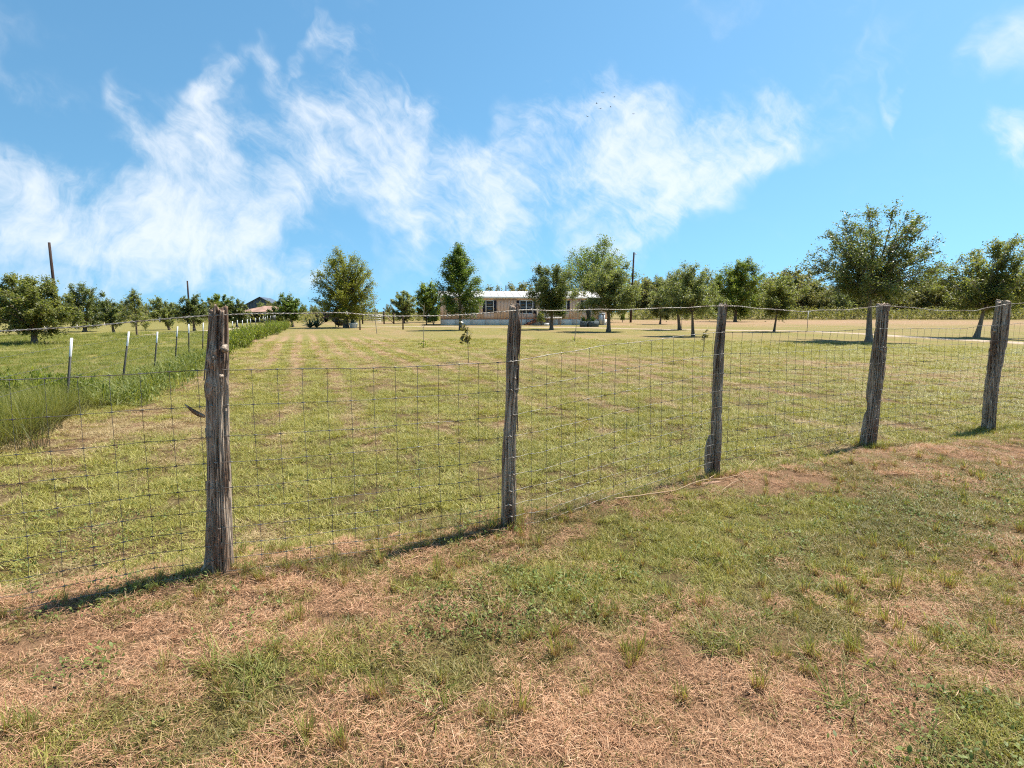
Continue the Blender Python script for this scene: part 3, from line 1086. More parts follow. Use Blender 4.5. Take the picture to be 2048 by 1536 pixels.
build_staples()

# ------------------------------------------------------------------ trees
PROF = {
    'oak': [(0, .40), (.12, .80), (.32, 1.0), (.6, 1.0), (.8, .86), (.93, .66), (1, .42)],
    'wide': [(0, .55), (.15, .95), (.4, 1.0), (.7, .8), (.9, .5), (1, .2)],
    'cone': [(0, .45), (.12, .92), (.28, 1.0), (.5, .78), (.75, .45), (.92, .2), (1, .05)],
    'round': [(0, .35), (.2, .85), (.45, 1.0), (.7, .92), (.88, .62), (1, .25)],
    'tall': [(0, .6), (.2, .95), (.45, 1.0), (.7, .85), (.88, .55), (1, .2)],
}


def gen_tree(seed, H, zb, R, prof='oak', limbs=26, twigs=14, leaves=9000, leaf=.11, up=.25, trunk_r=.13, fork=None, leader=.25,
             lean=(0, 0), twig_len=.17, scatter=.045, lfrac=.15, bare=0.0, squash=1.0):
    """returns trunk (V,F), limbs (V,F), foliage (V,F). zb: height of crown bottom."""
    rng = np.random.default_rng(seed)
    fork = fork or zb * 1.02
    ch = H - zb
    pz = np.array([p[0] for p in PROF[prof]])
    pr = np.array([p[1] for p in PROF[prof]])
    L = np.array([lean[0], lean[1], 0.0])
    # trunk
    zt = fork + (H - fork) * (leader if leader > 0 else .05)
    tz = np.linspace(-.25, zt, 14)
    u = np.clip(tz / zt, 0, 1)
    wob = np.stack([np.sin(tz * 1.3 + seed) * .04, np.cos(tz * 1.1 + seed * 2) * .04, 0 * tz], -1) * trunk_r * 5
    tp = np.stack([0 * tz, 0 * tz, tz], -1) + L * (tz / H)[:, None] + wob * u[:, None]
    tr = trunk_r * (1.0 - .75 * u ** 1.5) * (1 + .55 * np.exp(-np.clip(tz, 0, 9) * 6 / (H * .12 + .3)))
    trunk = tube(tp, tr, 9)
    br, P, S, D = [], [], [], []
    gold = 2.399963
    nl = 0
    for i in range(limbs):
        f = ((i + .5) / limbs) ** .85
        rr = np.interp(f, pz, pr) * R
        az = i * gold + rng.uniform(-.4, .4)
        irr = 1 + .30 * (vn2(math.cos(az) * 1.6 + 9 + seed, math.sin(az) * 1.6 + f * 3 + 9, seed) - .5) * 2
        rad = rr * rng.uniform(.62, 1.0) * irr
        tip = np.array([math.cos(az) * rad, math.sin(az) * rad * squash, zb + ch * f * rng.uniform(.93, 1.03)]) + L * ((zb + ch * f) / H)
        z0 = fork * rng.uniform(.9, 1.02) + (zt - fork) * max(0, f - .15) * rng.uniform(.6, 1.0)
        z0 = min(z0, zt)
        st = np.array([np.interp(z0, tz, tp[:, 0]), np.interp(z0, tz, tp[:, 1]), z0])
        ln = np.linalg.norm(tip - st)
        mid = st + (tip - st) * .5 + np.array([0, 0, up * ln]) * (1 if f > .12 else .4) + rng.normal(size=3) * .06 * ln
        tt = np.linspace(0, 1, 8)
        c = bez(st, mid, tip, tt)
        r0 = trunk_r * .42 * (.45 + .55 * ln / (ch + .01))
        br.append(tube(c, np.linspace(r0, max(.006, r0 * .12), 8), 5))
        for k in range(twigs):
            t = rng.uniform(.2, 1.0) if k else 1.0
            p = bez(st, mid, tip, np.array([t]))[0]
            tg = 2 * (1 - t) * (mid - st) + 2 * t * (tip - mid)
            tg /= np.linalg.norm(tg) + 1e-9
            out = p - np.array([L[0] * .6, L[1] * .6, zb + ch * .3])
            out /= np.linalg.norm(out) + 1e-9
            d = tg * .55 + rng.normal(size=3) * .62 + out * .35 + np.array([0, 0, .12])
            d /= np.linalg.norm(d)
            tl = H * twig_len * rng.uniform(.45, 1.1) * (1.05 - .35 * t)
            e = p + d * tl + np.array([0, 0, -.10 * tl])
            q = (p + e) / 2 + rng.normal(size=3) * .06 * tl
            cc = bez(p, q, e, np.linspace(0, 1, 4))
            br.append(tube(cc, np.linspace(r0 * .22 + .004, .003, 4), 3))
            if rng.random() < bare:
                continue
            m = max(2, int(leaves / (limbs * twigs) * rng.uniform(.6, 1.4)))
            w = rng.uniform(lfrac, 1.06, size=m)
            pts = bez(p, q, e, w) + rng.normal(size=(m, 3)) * scatter * H * rng.uniform(.5, 1.1)
            P.append(pts)
            D.append(np.repeat(d[None], m, 0))
            S.append(leaf * rng.uniform(.55, 1.3, size=m))
    P, S, D = np.concatenate(P), np.concatenate(S), np.concatenate(D)
    lv = leaf_quads(P, S, rng, .55, .30, D)
    return trunk, merge(br), lv


def place_tree(name, label, cat, base, mat, bark='bark', group=None, rotz=0.0, **kw):
    t, b, l = gen_tree(**kw)
    root = thing(name, label, cat, base, rotz, group)
    obj('trunk', t + (True,), M[bark], root)
    obj('branches', b, M[bark], root)
    obj('crown', l, M[mat], root)
    return root


def px_tree(name, label, base_px, D, top, left, right, bottom, mat='oak', bark='bark', prof='oak', seed=1, dens=1.0, lf=None, cx=None, group=None, **kw):
    """photo measurements -> a tree of real size at its own distance"""
    b = on_ground(base_px, D)
    m = D / FPX * 1.01
    H = HC + (624 - top) * m - b[2]
    zb = max(.25, HC + (624 - bottom) * m - b[2])
    R = (right - left) / 2 * m
    lean = ((((left + right) / 2 if cx is None else cx) - base_px) * m, 0)
    zb = zb + .07 * (H - zb)
    H = H * .945
    leaf = lf or max(.07, D * .0026)
    area = R * (H - zb) * 3.1
    n = int(dens * 8.2 * area / (leaf * leaf * .36))
    n = max(2000, min(n, 34000))
    return place_tree(name, label, 'tree', b, mat, bark, group, seed=seed, H=H, zb=zb, R=R * (1.10 if prof == 'cone' else .92), prof=prof, leaf=leaf, leaves=n, lean=lean, **kw)


px_tree('oak_tree', 'large dark oak standing by the drive behind the ragged fence post', 1738, 31.5, 424, 1618, 1880, 606, 'oak', seed=3, prof='oak',
        limbs=46, twigs=18, dens=.68, lf=.115, trunk_r=.16, leader=.1, up=.10, twig_len=.15, scatter=.020, cx=1726, bark='bark_grey')
px_tree('oak_tree', 'wide low oak at the right edge beyond the drive', 1953, 36, 480, 1868, 2110, 620, 'oak_rust', seed=8, prof='wide',
        limbs=40, twigs=17, dens=.8, lf=.125, trunk_r=.15, leader=.1, up=.12, twig_len=.15, scatter=.026, cx=1985, bark='bark_grey', fork=1.7)
px_tree('oak_tree', 'dark oak in front of the house porch', 1103, 53, 527, 1052, 1152, 634, 'oak', seed=12, prof='oak', limbs=26, twigs=12, dens=.75, trunk_r=.16, leader=.2, scatter=.032)
px_tree('oak_tree', 'grey-green oak in front of the bright tree, right of the house', 1217, 47, 522, 1146, 1286, 632, 'oak_pale', seed=14, prof='wide', limbs=30, twigs=13, dens=.8, trunk_r=.17, leader=.15, scatter=.032)
px_tree('oak_tree', 'pale oak with its trunk left of the slim fence post', 1386, 38.5, 530, 1318, 1432, 632, 'oak_pale', seed=19, prof='wide', limbs=26, twigs=12, dens=.62, trunk_r=.11, leader=.15, scatter=.032)
px_tree('oak_tree', 'dull oak just behind and left of the pale oak near the slim fence post', 1359, 52, 545, 1300, 1392, 632, 'oak', seed=21, prof='wide', limbs=24, twigs=12, dens=.7, trunk_r=.15, scatter=.034)
px_tree('small_tree', 'small thin oak on a leaning trunk right of the slim fence post', 1548, 47, 552, 1508, 1604, 634, 'oak_rust', seed=25, prof='round', limbs=22, twigs=11, dens=.6, trunk_r=.09, scatter=.032, cx=1558)
px_tree('small_tree', 'small dull tree on the far lawn right of the utility pole', 1320, 76, 575, 1288, 1362, 638, 'oak_pale', seed=27, prof='round', limbs=18, twigs=10, dens=.7, trunk_r=.13, scatter=.036)
px_tree('shade_tree', 'round green tree with yellowing lower leaves on the far lawn', 1470, 96, 520, 1416, 1530, 634, 'bright', seed=31, prof='tall', limbs=34, twigs=12, dens=.9, trunk_r=.24, scatter=.036, leader=.5)
px_tree('shade_tree', 'big bright green tree rising behind the right end of the house', 1188, 92, 484, 1092, 1276, 640, 'bright', seed=33, prof='round', limbs=46, twigs=14, dens=1.4, trunk_r=.3, scatter=.036, leader=.4)
px_tree('pear_tree', 'glossy green cone-shaped tree in front of the house', 921, 51, 491, 866, 970, 634, 'pear', seed=37, prof='cone', limbs=46, twigs=12, dens=.85, trunk_r=.13, leader=.9, up=.14, twig_len=.11, scatter=.026)
px_tree('shade_tree', 'tall yellow-green tree standing alone left of the house', 692, 59, 503, 622, 768, 644, 'ash', seed=43, prof='tall', limbs=52, twigs=14, dens=1.4, trunk_r=.25, leader=.55, up=.10, twig_len=.14, scatter=.030, cx=697)
px_tree('small_tree', 'round grey-green tree between the lone tall tree and the house', 808, 82, 582, 780, 838, 640, 'oak_pale', seed=47, prof='round', limbs=20, twigs=11, dens=.85, trunk_r=.15, scatter=.036)
px_tree('small_tree', 'leafy green tree beside the left end of the house', 858, 90, 566, 826, 892, 642, 'bright', seed=49, prof='round', limbs=24, twigs=11, dens=.9, trunk_r=.18, scatter=.036)
px_tree('small_tree', 'dense green tree right of the grey barn', 586, 62, 588, 548, 606, 640, 'pear', seed=53, prof='round', limbs=22, twigs=11, dens=.85, trunk_r=.14, scatter=.036)
# paddock side
px_tree('oak_tree', 'broad bushy oak on a short trunk at the left edge', 70, 28.5, 549, -34, 166, 672, 'oak_rust', seed=57, prof='wide', limbs=40, twigs=15, dens=.85, lf=.10, trunk_r=.14, leader=.3, scatter=.028, twig_len=.15)
px_tree('small_tree', 'dark tree just behind the broad bushy oak', 170, 47, 564, 132, 218, 655, 'oak', seed=59, prof='tall', limbs=24, twigs=12, dens=.6, trunk_r=.14, scatter=.030)
px_tree('small_tree', 'second dark tree behind the broad oak, at the far left', 58, 40, 560, -20, 120, 652, 'oak', seed=60, prof='wide', limbs=22, twigs=11, dens=.7, trunk_r=.15, scatter=.034)
px_tree('small_tree', 'little round oak beside the dirt track', 228, 43, 602, 194, 252, 652, 'oak', seed=61, prof='wide', limbs=18, twigs=11, dens=.65, trunk_r=.10, scatter=.034)
px_tree('small_tree', 'thin upright tree with a wispy top beside the dirt track', 274, 38.5, 580, 250, 298, 656, 'oak_rust', seed=63, prof='cone', limbs=20, twigs=9, dens=.35, trunk_r=.06, scatter=.028, leader=.85)
px_tree('small_tree', 'grey open tree beyond the dirt track', 339, 52, 594, 284, 352, 650, 'oak_pale', seed=65, prof='wide', limbs=20, twigs=11, dens=.6, trunk_r=.10, scatter=.034)
px_tree('small_tree', 'dark round oak left of the leftmost cedar post', 389, 48, 590, 348, 428, 646, 'oak', seed=67, prof='wide', limbs=22, twigs=11, dens=.8, trunk_r=.11, scatter=.034)
px_tree('small_tree', 'dark tree in front of the grey barn', 474, 62, 600, 446, 506, 648, 'oak', seed=69, prof='wide', limbs=20, twigs=11, dens=.8, trunk_r=.12, scatter=.036)
px_tree('small_tree', 'round green treetop far behind the leftmost cedar post', 440, 118, 586, 412, 470, 632, 'bright', seed=71, prof='round', limbs=18, twigs=10, dens=.8, trunk_r=.2, scatter=.04)
px_tree('small_tree', 'low dark tree beside the rust-roofed shed', 553, 84, 612, 528, 580, 646, 'oak', seed=73, prof='wide', limbs=18, twigs=10, dens=.9, trunk_r=.12, scatter=.04)

# ---- woodland behind: individual brush trees sharing three crowns, and low brush as one mass
def woodland():
    protos = []
    for k, (pf, R, zb) in enumerate([('round', 2.9, 1.4), ('wide', 3.4, 1.7), ('tall', 2.3, .9), ('oak', 3.0, 1.6)]):
        t, b, l = gen_tree(seed=101 + k * 7, H=7.0, zb=zb, R=R, prof=pf, limbs=22, twigs=10, leaves=5200, leaf=.34, trunk_r=.16, leader=.35, scatter=.042, bare=.06)
        mt = [np_mesh('trunk', t[0], t[1], True), np_mesh('branches', *b), np_mesh('crown', *l)]
        mt[0].materials.append(M['bark_grey'])
        mt[1].materials.append(M['bark_grey'])
        mt[2].materials.append(M['wood_brush' if k != 2 else 'oak_pale'])
        protos.append(mt)
    rng = np.random.default_rng(77)

    def one(px, D, top, k, label, group):
        p = on_ground(px, D)
        H = HC + (624 - top) * D / FPX
        s = H / 7.0
        w = s * rng.uniform(.9, 1.25)
        r = thing('woodland_tree', label, 'tree', p, rng.uniform(0, 6.28), group)
        r.scale = (w, w, s)
        for nm, me in zip(('trunk', 'branches', 'crown'), protos[k]):
            obj(nm, me, None, r)
    lab = 'scrubby tree in the wood behind the far lawn, right of the utility pole'
    for px in np.arange(1266, 2150, 14):
        one(px + rng.uniform(-8, 8), rng.uniform(128, 160), rng.uniform(552, 588) - (10 if 1560 < px < 1640 else 0), int(rng.integers(0, 4)), lab, 'trees of the right-hand wood')
    lab = 'scrubby tree in the far wood behind the paddock'
    for px in np.arange(-60, 640, 24):
        one(px + rng.uniform(-9, 9), rng.uniform(105, 150), rng.uniform(602, 616), int(rng.integers(0, 4)), lab, 'trees of the left-hand wood')
    lab = 'low far tree between the grey barn and the house'
    for px in np.arange(600, 900, 26):
        one(px + rng.uniform(-9, 9), rng.uniform(130, 160), rng.uniform(608, 620), int(rng.integers(0, 4)), lab, 'low trees behind the gate')
    for px, t_, w_ in ((985, 577, 'leftmost'), (1030, 574, 'second from the left'), (1050, 572, 'third from the left'), (1085, 570, 'rightmost')):
        one(px, 112, t_, 1, 'treetop showing above the house roof, ' + w_ + ' of four', 'treetops above the house')
    # low brush
    pts, sz = [], []
    for (a, b, D0, D1, h0, h1, n) in ((1255, 2200, 118, 126, 1.2, 3.4, 21000), (-90, 650, 84, 104, .8, 2.2, 9000), (590, 880, 100, 112, .8, 2.0, 5000)):
        pxs = rng.uniform(a, b, n)
        Ds = rng.uniform(D0, D1, n)
        x = (pxs - 1024) / FPX * Ds
        hh = (h0 + (h1 - h0) * fbm(x * .28, Ds * .28, 91, 3)) * 1.0
        z = hh * rng.beta(1.5, 1.2, n)
        pts.append(np.stack([x, Ds, z], -1))
        sz.append(rng.uniform(.18, .42, n))
    P, S = np.concatenate(pts), np.concatenate(sz)
    V, F = leaf_quads(P, S, rng, .35, .36)
    o = obj('brush', (V, F), M['wood_brush'])
    tag(o, 'low tangled brush along the foot of the far woods', 'brush', kind='stuff')


woodland()

# ------------------------------------------------------------------ saplings, shrubs, potted and garden plants
def stem_path(b, tip, wob, seed, n=12):
    rng = np.random.default_rng(seed)
    u = np.linspace(0, 1, n)
    P = b + (tip - b) * u[:, None]
    P[:, 0] += np.sin(u * 7 + seed) * wob * u
    P[:, 1] += np.cos(u * 5 + seed) * wob * u
    return P


def sapling(px, py, top, label, tilt, leafy, seed, r0=.012, basal=0, tips=7):
    rng = np.random.default_rng(seed)
    b = at(px, py)
    D = b[1]
    H = at_depth(px, top, D)[2] - b[2]
    root = thing('sapling', label, 'sapling', b)
    tip = np.array([tilt / FPX * D, 0, H])
    P = stem_path(np.array([0, 0, -.05]), tip, .02 * H, seed)
    parts = [tube(P, np.linspace(r0, r0 * .35, len(P)), 6)]
    lp, ls, ld = [], [], []
    for k in range(tips):
        t = rng.uniform(.45, 1.0)
        i = int(t * (len(P) - 1))
        d = rng.normal(size=3) * np.array([1, 1, .3]) + np.array([0, 0, 1.0])
        d /= np.linalg.norm(d)
        L = H * rng.uniform(.12, .30)
        Q = P[i] + d * L * np.linspace(0, 1, 6)[:, None] + rng.normal(size=(6, 3)) * .012 * H * np.linspace(0, 1, 6)[:, None]
        parts.append(tube(Q, np.linspace(r0 * .5, .0025, 6), 4))
        if leafy:
            m = leafy
            w = rng.uniform(.1, 1.05, m)
            lp.append(P[i] + d * L * w[:, None] + rng.normal(size=(m, 3)) * .035 * H)
            ls.append(rng.uniform(.5, 1.1, m) * .12 * max(.7, H))
            ld.append(np.repeat(d[None], m, 0))
    V, F = merge(parts)
    obj('stem', (V, F, True), M['bark' if leafy else 'pale_twig'], root)
    if leafy:
        V, F = leaf_quads(np.concatenate(lp), np.concatenate(ls), rng, .1, .22, np.concatenate(ld))
        obj('leaves', (V, F), M['citrus'], root)
    if basal:
        q = rng.normal(size=(basal, 3)) * np.array([.10, .10, .10]) + np.array([0, 0, .18])
        q[:, 2] = np.abs(q[:, 2])
        V, F = leaf_quads(q, rng.uniform(.07, .15, basal), rng, .3, .3)
        obj('basal_shoots', (V, F), M['weed'], root)
    return root


sapling(937, 726, 648, 'leafy bronze-green sapling left of the second cedar post', -3, 15, 5, .014, 0, 9)
sapling(1407, 704, 660, 'short leafy sapling beside the slim fence post', 2, 14, 6, .014, 0, 7)
sapling(847, 696, 606, 'bare sapling with a bright green shoot at its foot, left of the house', 2, 0, 7, .016, 30, 8)
sapling(1148, 684, 577, 'tall bare leaning sapling with green shoots at its foot, in front of the house', 14, 0, 8, .022, 26, 11)
sapling(754, 668, 594, 'bare forked sapling near the field gate', -5, 0, 9, .03, 0, 8)


def shrub(px, D, w_px, top, label, mat, seed, n=900, lf=.14, name='shrub'):
    rng = np.random.default_rng(seed)
    b = on_ground(px, D)
    R = w_px / 2 / FPX * D
    H = HC + (624 - top) * D / FPX - b[2]
    root = thing(name, label, 'shrub', b)
    th, ph = rng.uniform(0, 6.28, n), np.arccos(rng.uniform(-.25, 1, n))
    rr = rng.beta(4, 1.3, n) * (1 + .35 * (vn3(np.cos(th) * 2, np.sin(th) * 2, ph * 2, seed) - .5))
    P = np.stack([np.cos(th) * np.sin(ph) * rr * R, np.sin(th) * np.sin(ph) * rr * R, H * .40 + np.cos(ph) * rr * H * .60], -1)
    P[:, 2] = np.maximum(P[:, 2], .03)
    V, F = leaf_quads(P, rng.uniform(.6, 1.3, n) * lf, rng, .3, .3, P / np.linalg.norm(P, axis=1, keepdims=True))
    st = [tube(np.array([[0, 0, -.05], p * .5 + np.array([0, 0, .1 * H]), p]), [.02, .012, .004], 4) for p in P[:9]]
    obj('stems', merge(st), M['bark'], root)
    obj('foliage', (V, F), M[mat], root)
    return root


shrub(867, 69.5, 16, 619, 'round dark shrub at the left corner of the house', 'pear', 1, 1200, .16)
shrub(1245, 88, 9, 626, 'small upright green shrub on the far lawn left of the utility pole', 'bright', 2, 500, .2)
shrub(1082, 67.5, 17, 621, 'dry straw-coloured bush in front of the porch', 'oak_rust', 3, 900, .14)

# weedy bushes along the T-post fence
BUSH = [(458, 24.0, 46, 662), (474, 25.5, 48, 652), (490, 29.5, 42, 652), (503, 34, 38, 647), (517, 34.5, 36, 649), (528, 39, 34, 645),
        (540, 41, 32, 643), (549, 45, 28, 643), (557, 50, 26, 642), (564, 54, 22, 641), (571, 60, 20, 642), (444, 21.5, 40, 672)]
NEARB = [(-25, 9.3, 80, 742), (32, 9.6, 80, 746), (88, 9.95, 74, 749), (136, 10.4, 62, 753), (172, 11.0, 48, 764)]
for i, (px, D, w, top) in enumerate(BUSH + NEARB):
    rng = np.random.default_rng(200 + i)
    b = on_ground(px, D)
    R = w / 2 / FPX * D * 1.15
    H = HC + (624 - top) * D / FPX
    ordw = ['second nearest', 'third nearest', 'fourth nearest', 'fifth nearest', 'sixth nearest', 'seventh nearest', 'fifth farthest', 'fourth farthest', 'third farthest', 'second farthest', 'farthest', 'nearest'][i] + ' tall yellow-green weed clump along the row of white-topped posts' if i < 12 else ['leftmost', 'second from left', 'third from left', 'fourth from left', 'rightmost'][i - 12] + ' of the feathery weed bushes in the tall grass at the left edge'
    root = thing('weed_bush', ordw, 'bush', b, 0, 'weed clumps along the steel post fence')
    n = 1500
    st, lp, ld = [], [], []
    for k in range(60):
        a = rng.uniform(0, 6.28)
        q = rng.uniform(0, .75) ** .7 * R
        bs = np.array([math.cos(a) * q, math.sin(a) * q * 1.4, -.03])
        tp = bs * np.array([1.35, 1.35, 0]) + np.array([0, 0, H * rng.uniform(.55, 1.05) * (1 - .35 * (q / R) ** 2)]) + rng.normal(size=3) * .06
        c = bez(bs, bs * .5 + tp * .5 + np.array([0, 0, .12]), tp, np.linspace(0, 1, 5))
        st.append(tube(c, np.linspace(.007, .002, 5), 3))
        m = n // 60
        w_ = rng.uniform(.12, 1.04, m)
        lp.append(bez(bs, bs * .5 + tp * .5 + np.array([0, 0, .12]), tp, w_) + rng.normal(size=(m, 3)) * .055)
        d = tp - bs
        ld.append(np.repeat((d / np.linalg.norm(d))[None], m, 0))
    V, F = leaf_quads(np.concatenate(lp), rng.uniform(.07, .16, (n // 60) * 60) * (1.0 if i < 12 else .62), rng, .05, .16, np.concatenate(ld) * 1.6)
    obj('stems', merge(st), M['weed'], root)
    obj('foliage', (V, F), M['weed'], root)


# agave clump
def agave(px, D, n, L, label, loc=None, mat='agave', name='agave', seed=3):
    rng = np.random.default_rng(seed)
    b = on_ground(px, D) if loc is None else loc
    root = thing(name, label, 'plant', b)
    for k in range(n):
        a = k * 2.4 + rng.uniform(-.2, .2)
        el = math.radians(rng.uniform(18, 78))
        d = np.array([math.cos(a) * math.cos(el), math.sin(a) * math.cos(el), math.sin(el)])
        sd = np.array([-math.sin(a), math.cos(a), 0])
        nn = np.cross(d, sd)
        l = L * rng.uniform(.7, 1.1)
        u = np.linspace(0, 1, 7)
        pts = d * (u * l)[:, None] + np.array([0, 0, 1]) * (-.12 * l * u ** 2)[:, None]
        w = L * .075 * (np.sin(np.pi * (.18 + .80 * u)) ** .8)
        ring = np.stack([pts - sd * w[:, None], pts - nn * w[:, None] * .18, pts + sd * w[:, None], pts + nn * w[:, None] * .4], 1)
        ii = np.arange(6)[:, None] * 4
        jj = np.arange(4)[None, :]
        F = np.stack([ii + jj, ii + (jj + 1) % 4, ii + 4 + (jj + 1) % 4, ii + 4 + jj], -1).reshape(-1, 4)
        obj('leaf_blade', (ring.reshape(-1, 3), F, True), M[mat], root)
    return root


agave(621, 59.5, 26, 1.25, 'left half of the big spiky blue-green agave clump under the tall lone tree', seed=3)
agave(634, 60.5, 26, 1.25, 'right half of the big spiky blue-green agave clump under the tall lone tree', seed=4)

# ------------------------------------------------------------------ steel T-posts and wires of the side fence
def tpost_mesh(h, z0, z1):
    w, t = .019, .006
    poly = [(-w, -t), (w, -t), (w, 0), (t * .7, 0), (t * .7, .034), (-t * .7, .034), (-t * .7, 0), (-w, 0)]
    V = [[p[0], p[1], z] for z in (z0, z1) for p in poly]
    n = len(poly)
    F = [[i, (i + 1) % n, n + (i + 1) % n, n + i] for i in range(n)]
    F += [[n + 0, n + 1, n + 2, n + 7], [n + 3, n + 4, n + 5, n + 6]]
    return np.array(V, float), np.array(F)


TPX = [133, 244, 308, 350, 378, 405, 429, 447, 466, 476, 484, 494.7, 501.5, 510.6, 520, 526, 530, 535, 541, 546]
TP = []
me_low, me_top = {}, {}
rng = np.random.default_rng(9)
ORD2 = ['first', 'second', 'third', 'fourth', 'fifth', 'sixth', 'seventh', 'eighth', 'ninth', 'tenth', 'eleventh', 'twelfth']
ORD = ['nearest', 'second', 'third', 'fourth', 'fifth', 'sixth']
for i, px in enumerate(TPX):
    D = TX0 * FPX / (px - 605)
    TP.append((px, D))
Dl = TP[-1][1]
while Dl < 125:
    Dl += 3.4
    TP.append((605 + TX0 * FPX / Dl, Dl))
tl, tw_ = tpost_mesh(1, -.3, .86), tpost_mesh(1, .86, 1.16)
mel, met = np_mesh('post_shaft', *tl), np_mesh('white_top', *tw_)
mel.materials.append(M['tposts'])
met.materials.append(M['white'])
TROOT = []
for i, (px, D) in enumerate(TP):
    b = on_ground(px, D)
    grp = 'steel posts of the side fence'
    if i < 6:
        lab = ORD[i] + ' white-topped steel post of the side fence, counted from the left edge'
    elif i < 8:
        lab = 'white-topped steel post hidden behind the leftmost cedar post'
    elif i < 20:
        lab = ORD2[i - 8] + ' white-topped steel post to the right of the leftmost cedar post'
    else:
        lab = 'distant white-topped steel post at the far end of the side fence'
    r = thing('steel_post', lab, 'fence post', b, math.radians(20) + rng.uniform(-.2, .2), grp)
    r.rotation_euler[0] = rng.uniform(-.04, .04)
    r.rotation_euler[1] = ([.12, .15, .14, .10, .07, .05] + [.05] * 99)[i] + rng.uniform(-.03, .04)
    r.scale = (1.0, 1.0, rng.uniform(.95, 1.04))
    obj('post_shaft', mel, None, r)
    obj('white_top', met, None, r)
    TROOT.append(b)
root = thing('side_fence_wire', 'thin wires strung along the white-topped steel posts', 'wire fence', TROOT[0])
B = np.array([TROOT[0] + (TROOT[0] - TROOT[1]) * 1.6] + TROOT[:22])
for h in (.28, .52, .76, 1.02):
    P = []
    for a, c in zip(B[:-1], B[1:]):
        for u in np.linspace(0, 1, 6)[:-1]:
            P.append(a + (c - a) * u + np.array([0, 0, h - .02 * math.sin(u * math.pi)]))
    P.append(B[-1] + np.array([0, 0, h]))
    obj('line_wire', tube(np.array(P) - TROOT[0], .0024, 4), M['wire'], root)

# a few single posts out on the lawn
for px, py, top, lab, white in ((1614, 664, 622, 'lone white-topped steel post by the drive, right of the small thin oak', True), (1363, 656, 625, 'lone white-topped steel post behind the pale oak trunk', True),
                                (720, 660, 640, 'short dark stake left of the bare forked sapling', False), (806, 659, 630, 'dark stake right of the field gate', False), (853, 650, 630, 'dark stake near the left end of the house', False)):
    b = at(px, py)
    h = at_depth(px, top, b[1])[2] - b[2]
    r = thing('steel_post' if white else 'wooden_stake', lab, 'post', b)
    if white:
        obj('post_shaft', tpost_mesh(1, -.2, h * .62), M['tposts'], r)
        obj('white_top', tpost_mesh(1, h * .62, h), M['white'], r)
    else:
        obj('stake_shaft', tube(np.array([[0, 0, -.2], [.01, 0, h * .5], [0, .01, h]]), [.07, .06, .055], 8, True) + (True,), M['pole'], r)

# ------------------------------------------------------------------ field gate with brace posts
def bar(a, b, r, sides=6):
    return tube(np.array([a, (np.array(a) + np.array(b)) / 2, b]), r, sides, True)


GY = 78.0
gx = lambda px: (px - 1024) / FPX * GY
g0 = np.array([gx(727), GY, float(hfun(gx(727), GY))])
g = thing('field_gate', 'tubular field gate with horizontal rails, left of the house', 'gate', g0)
W = gx(768) - gx(728)
for z in (.25, .48, .72, .98, 1.25):
    obj('rail', bar([.06, 0, z], [W - .06, 0, z], .022), M['steel'], g)
for x in (.06, W / 2, W - .06):
    obj('upright', bar([x, 0.03, .22], [x, 0.03, 1.28], .022), M['steel'], g)
for px, h, lab in ((727, 1.55, 'dark wooden gate post at the left end of the field gate'), (769.5, 1.75, 'dark wooden gate post at the right end of the field gate'), (789, 1.5, 'dark wooden post holding the foot of the diagonal brace')):
    r = thing('gate_post', lab, 'post', [gx(px), GY, 0])
    obj('post_shaft', bar([0, 0, -.3], [0, 0, h], .10, 10) + (True,), M['pole'], r)
r = thing('gate_brace', 'pale diagonal timber leaning between the two gate posts', 'brace', [gx(769.5), GY, 0])
obj('timber', bar([.12, .1, 1.25], [gx(788) - gx(769.5), .1, .12], .07), M['twig'], r)

# hanging black kettle, potted plant and small garden things under the lone tall tree
KD = 62.0
kb = on_ground(681, KD)
r = thing('iron_kettle', 'round black iron kettle standing under the lone tall tree', 'kettle', kb)
u = np.linspace(0, 1, 9)
prof_r = np.array([.05, .32, .50, .60, .66, .68, .62, .66, .60])
prof_z = np.array([.12, .16, .26, .38, .52, .66, .70, .74, .72])
obj('bowl', tube(np.stack([0 * u, 0 * u, prof_z + np.arange(9) * 1e-4], -1), prof_r, 20) + (True,), M['black'], r)
for a in (0.3, 2.4, 4.5):
    obj('leg', bar([math.cos(a) * .42, math.sin(a) * .42, -.05], [math.cos(a) * .35, math.sin(a) * .35, .30], .05), M['black'], r)
for dx, lab in ((-.62, 'left upright of the frame over the black kettle'), (.62, 'right upright of the frame over the black kettle')):
    q = thing('kettle_frame_post', lab, 'post', kb + np.array([dx, .35, 0]))
    obj('post_shaft', bar([0, 0, -.2], [0, 0, 1.9], .04), M['pole'], q)

pb = on_ground(707, 58.5)
r = thing('flower_pot', 'pale round pot under the lone tall tree', 'pot', pb)
obj('pot_body', tube(np.array([[0, 0, 0.], [0, 0, .12], [0, 0, .42], [0, 0, .5], [0, 0, .501], [0, 0, .44]]), [.28, .36, .44, .47, .40, .38], 18) + (True,), M['clay'], r)
obj('potting_soil', tube(np.array([[0, 0, .40], [0, 0, .43], [0, 0, .44]]), [.36, .36, .01], 14), M['soil'], r)
agave(707, 58.5, 22, .75, 'blue-green spiky plant growing in the pale round pot', loc=pb + np.array([0, 0, .42]), name='potted_plant', seed=8)

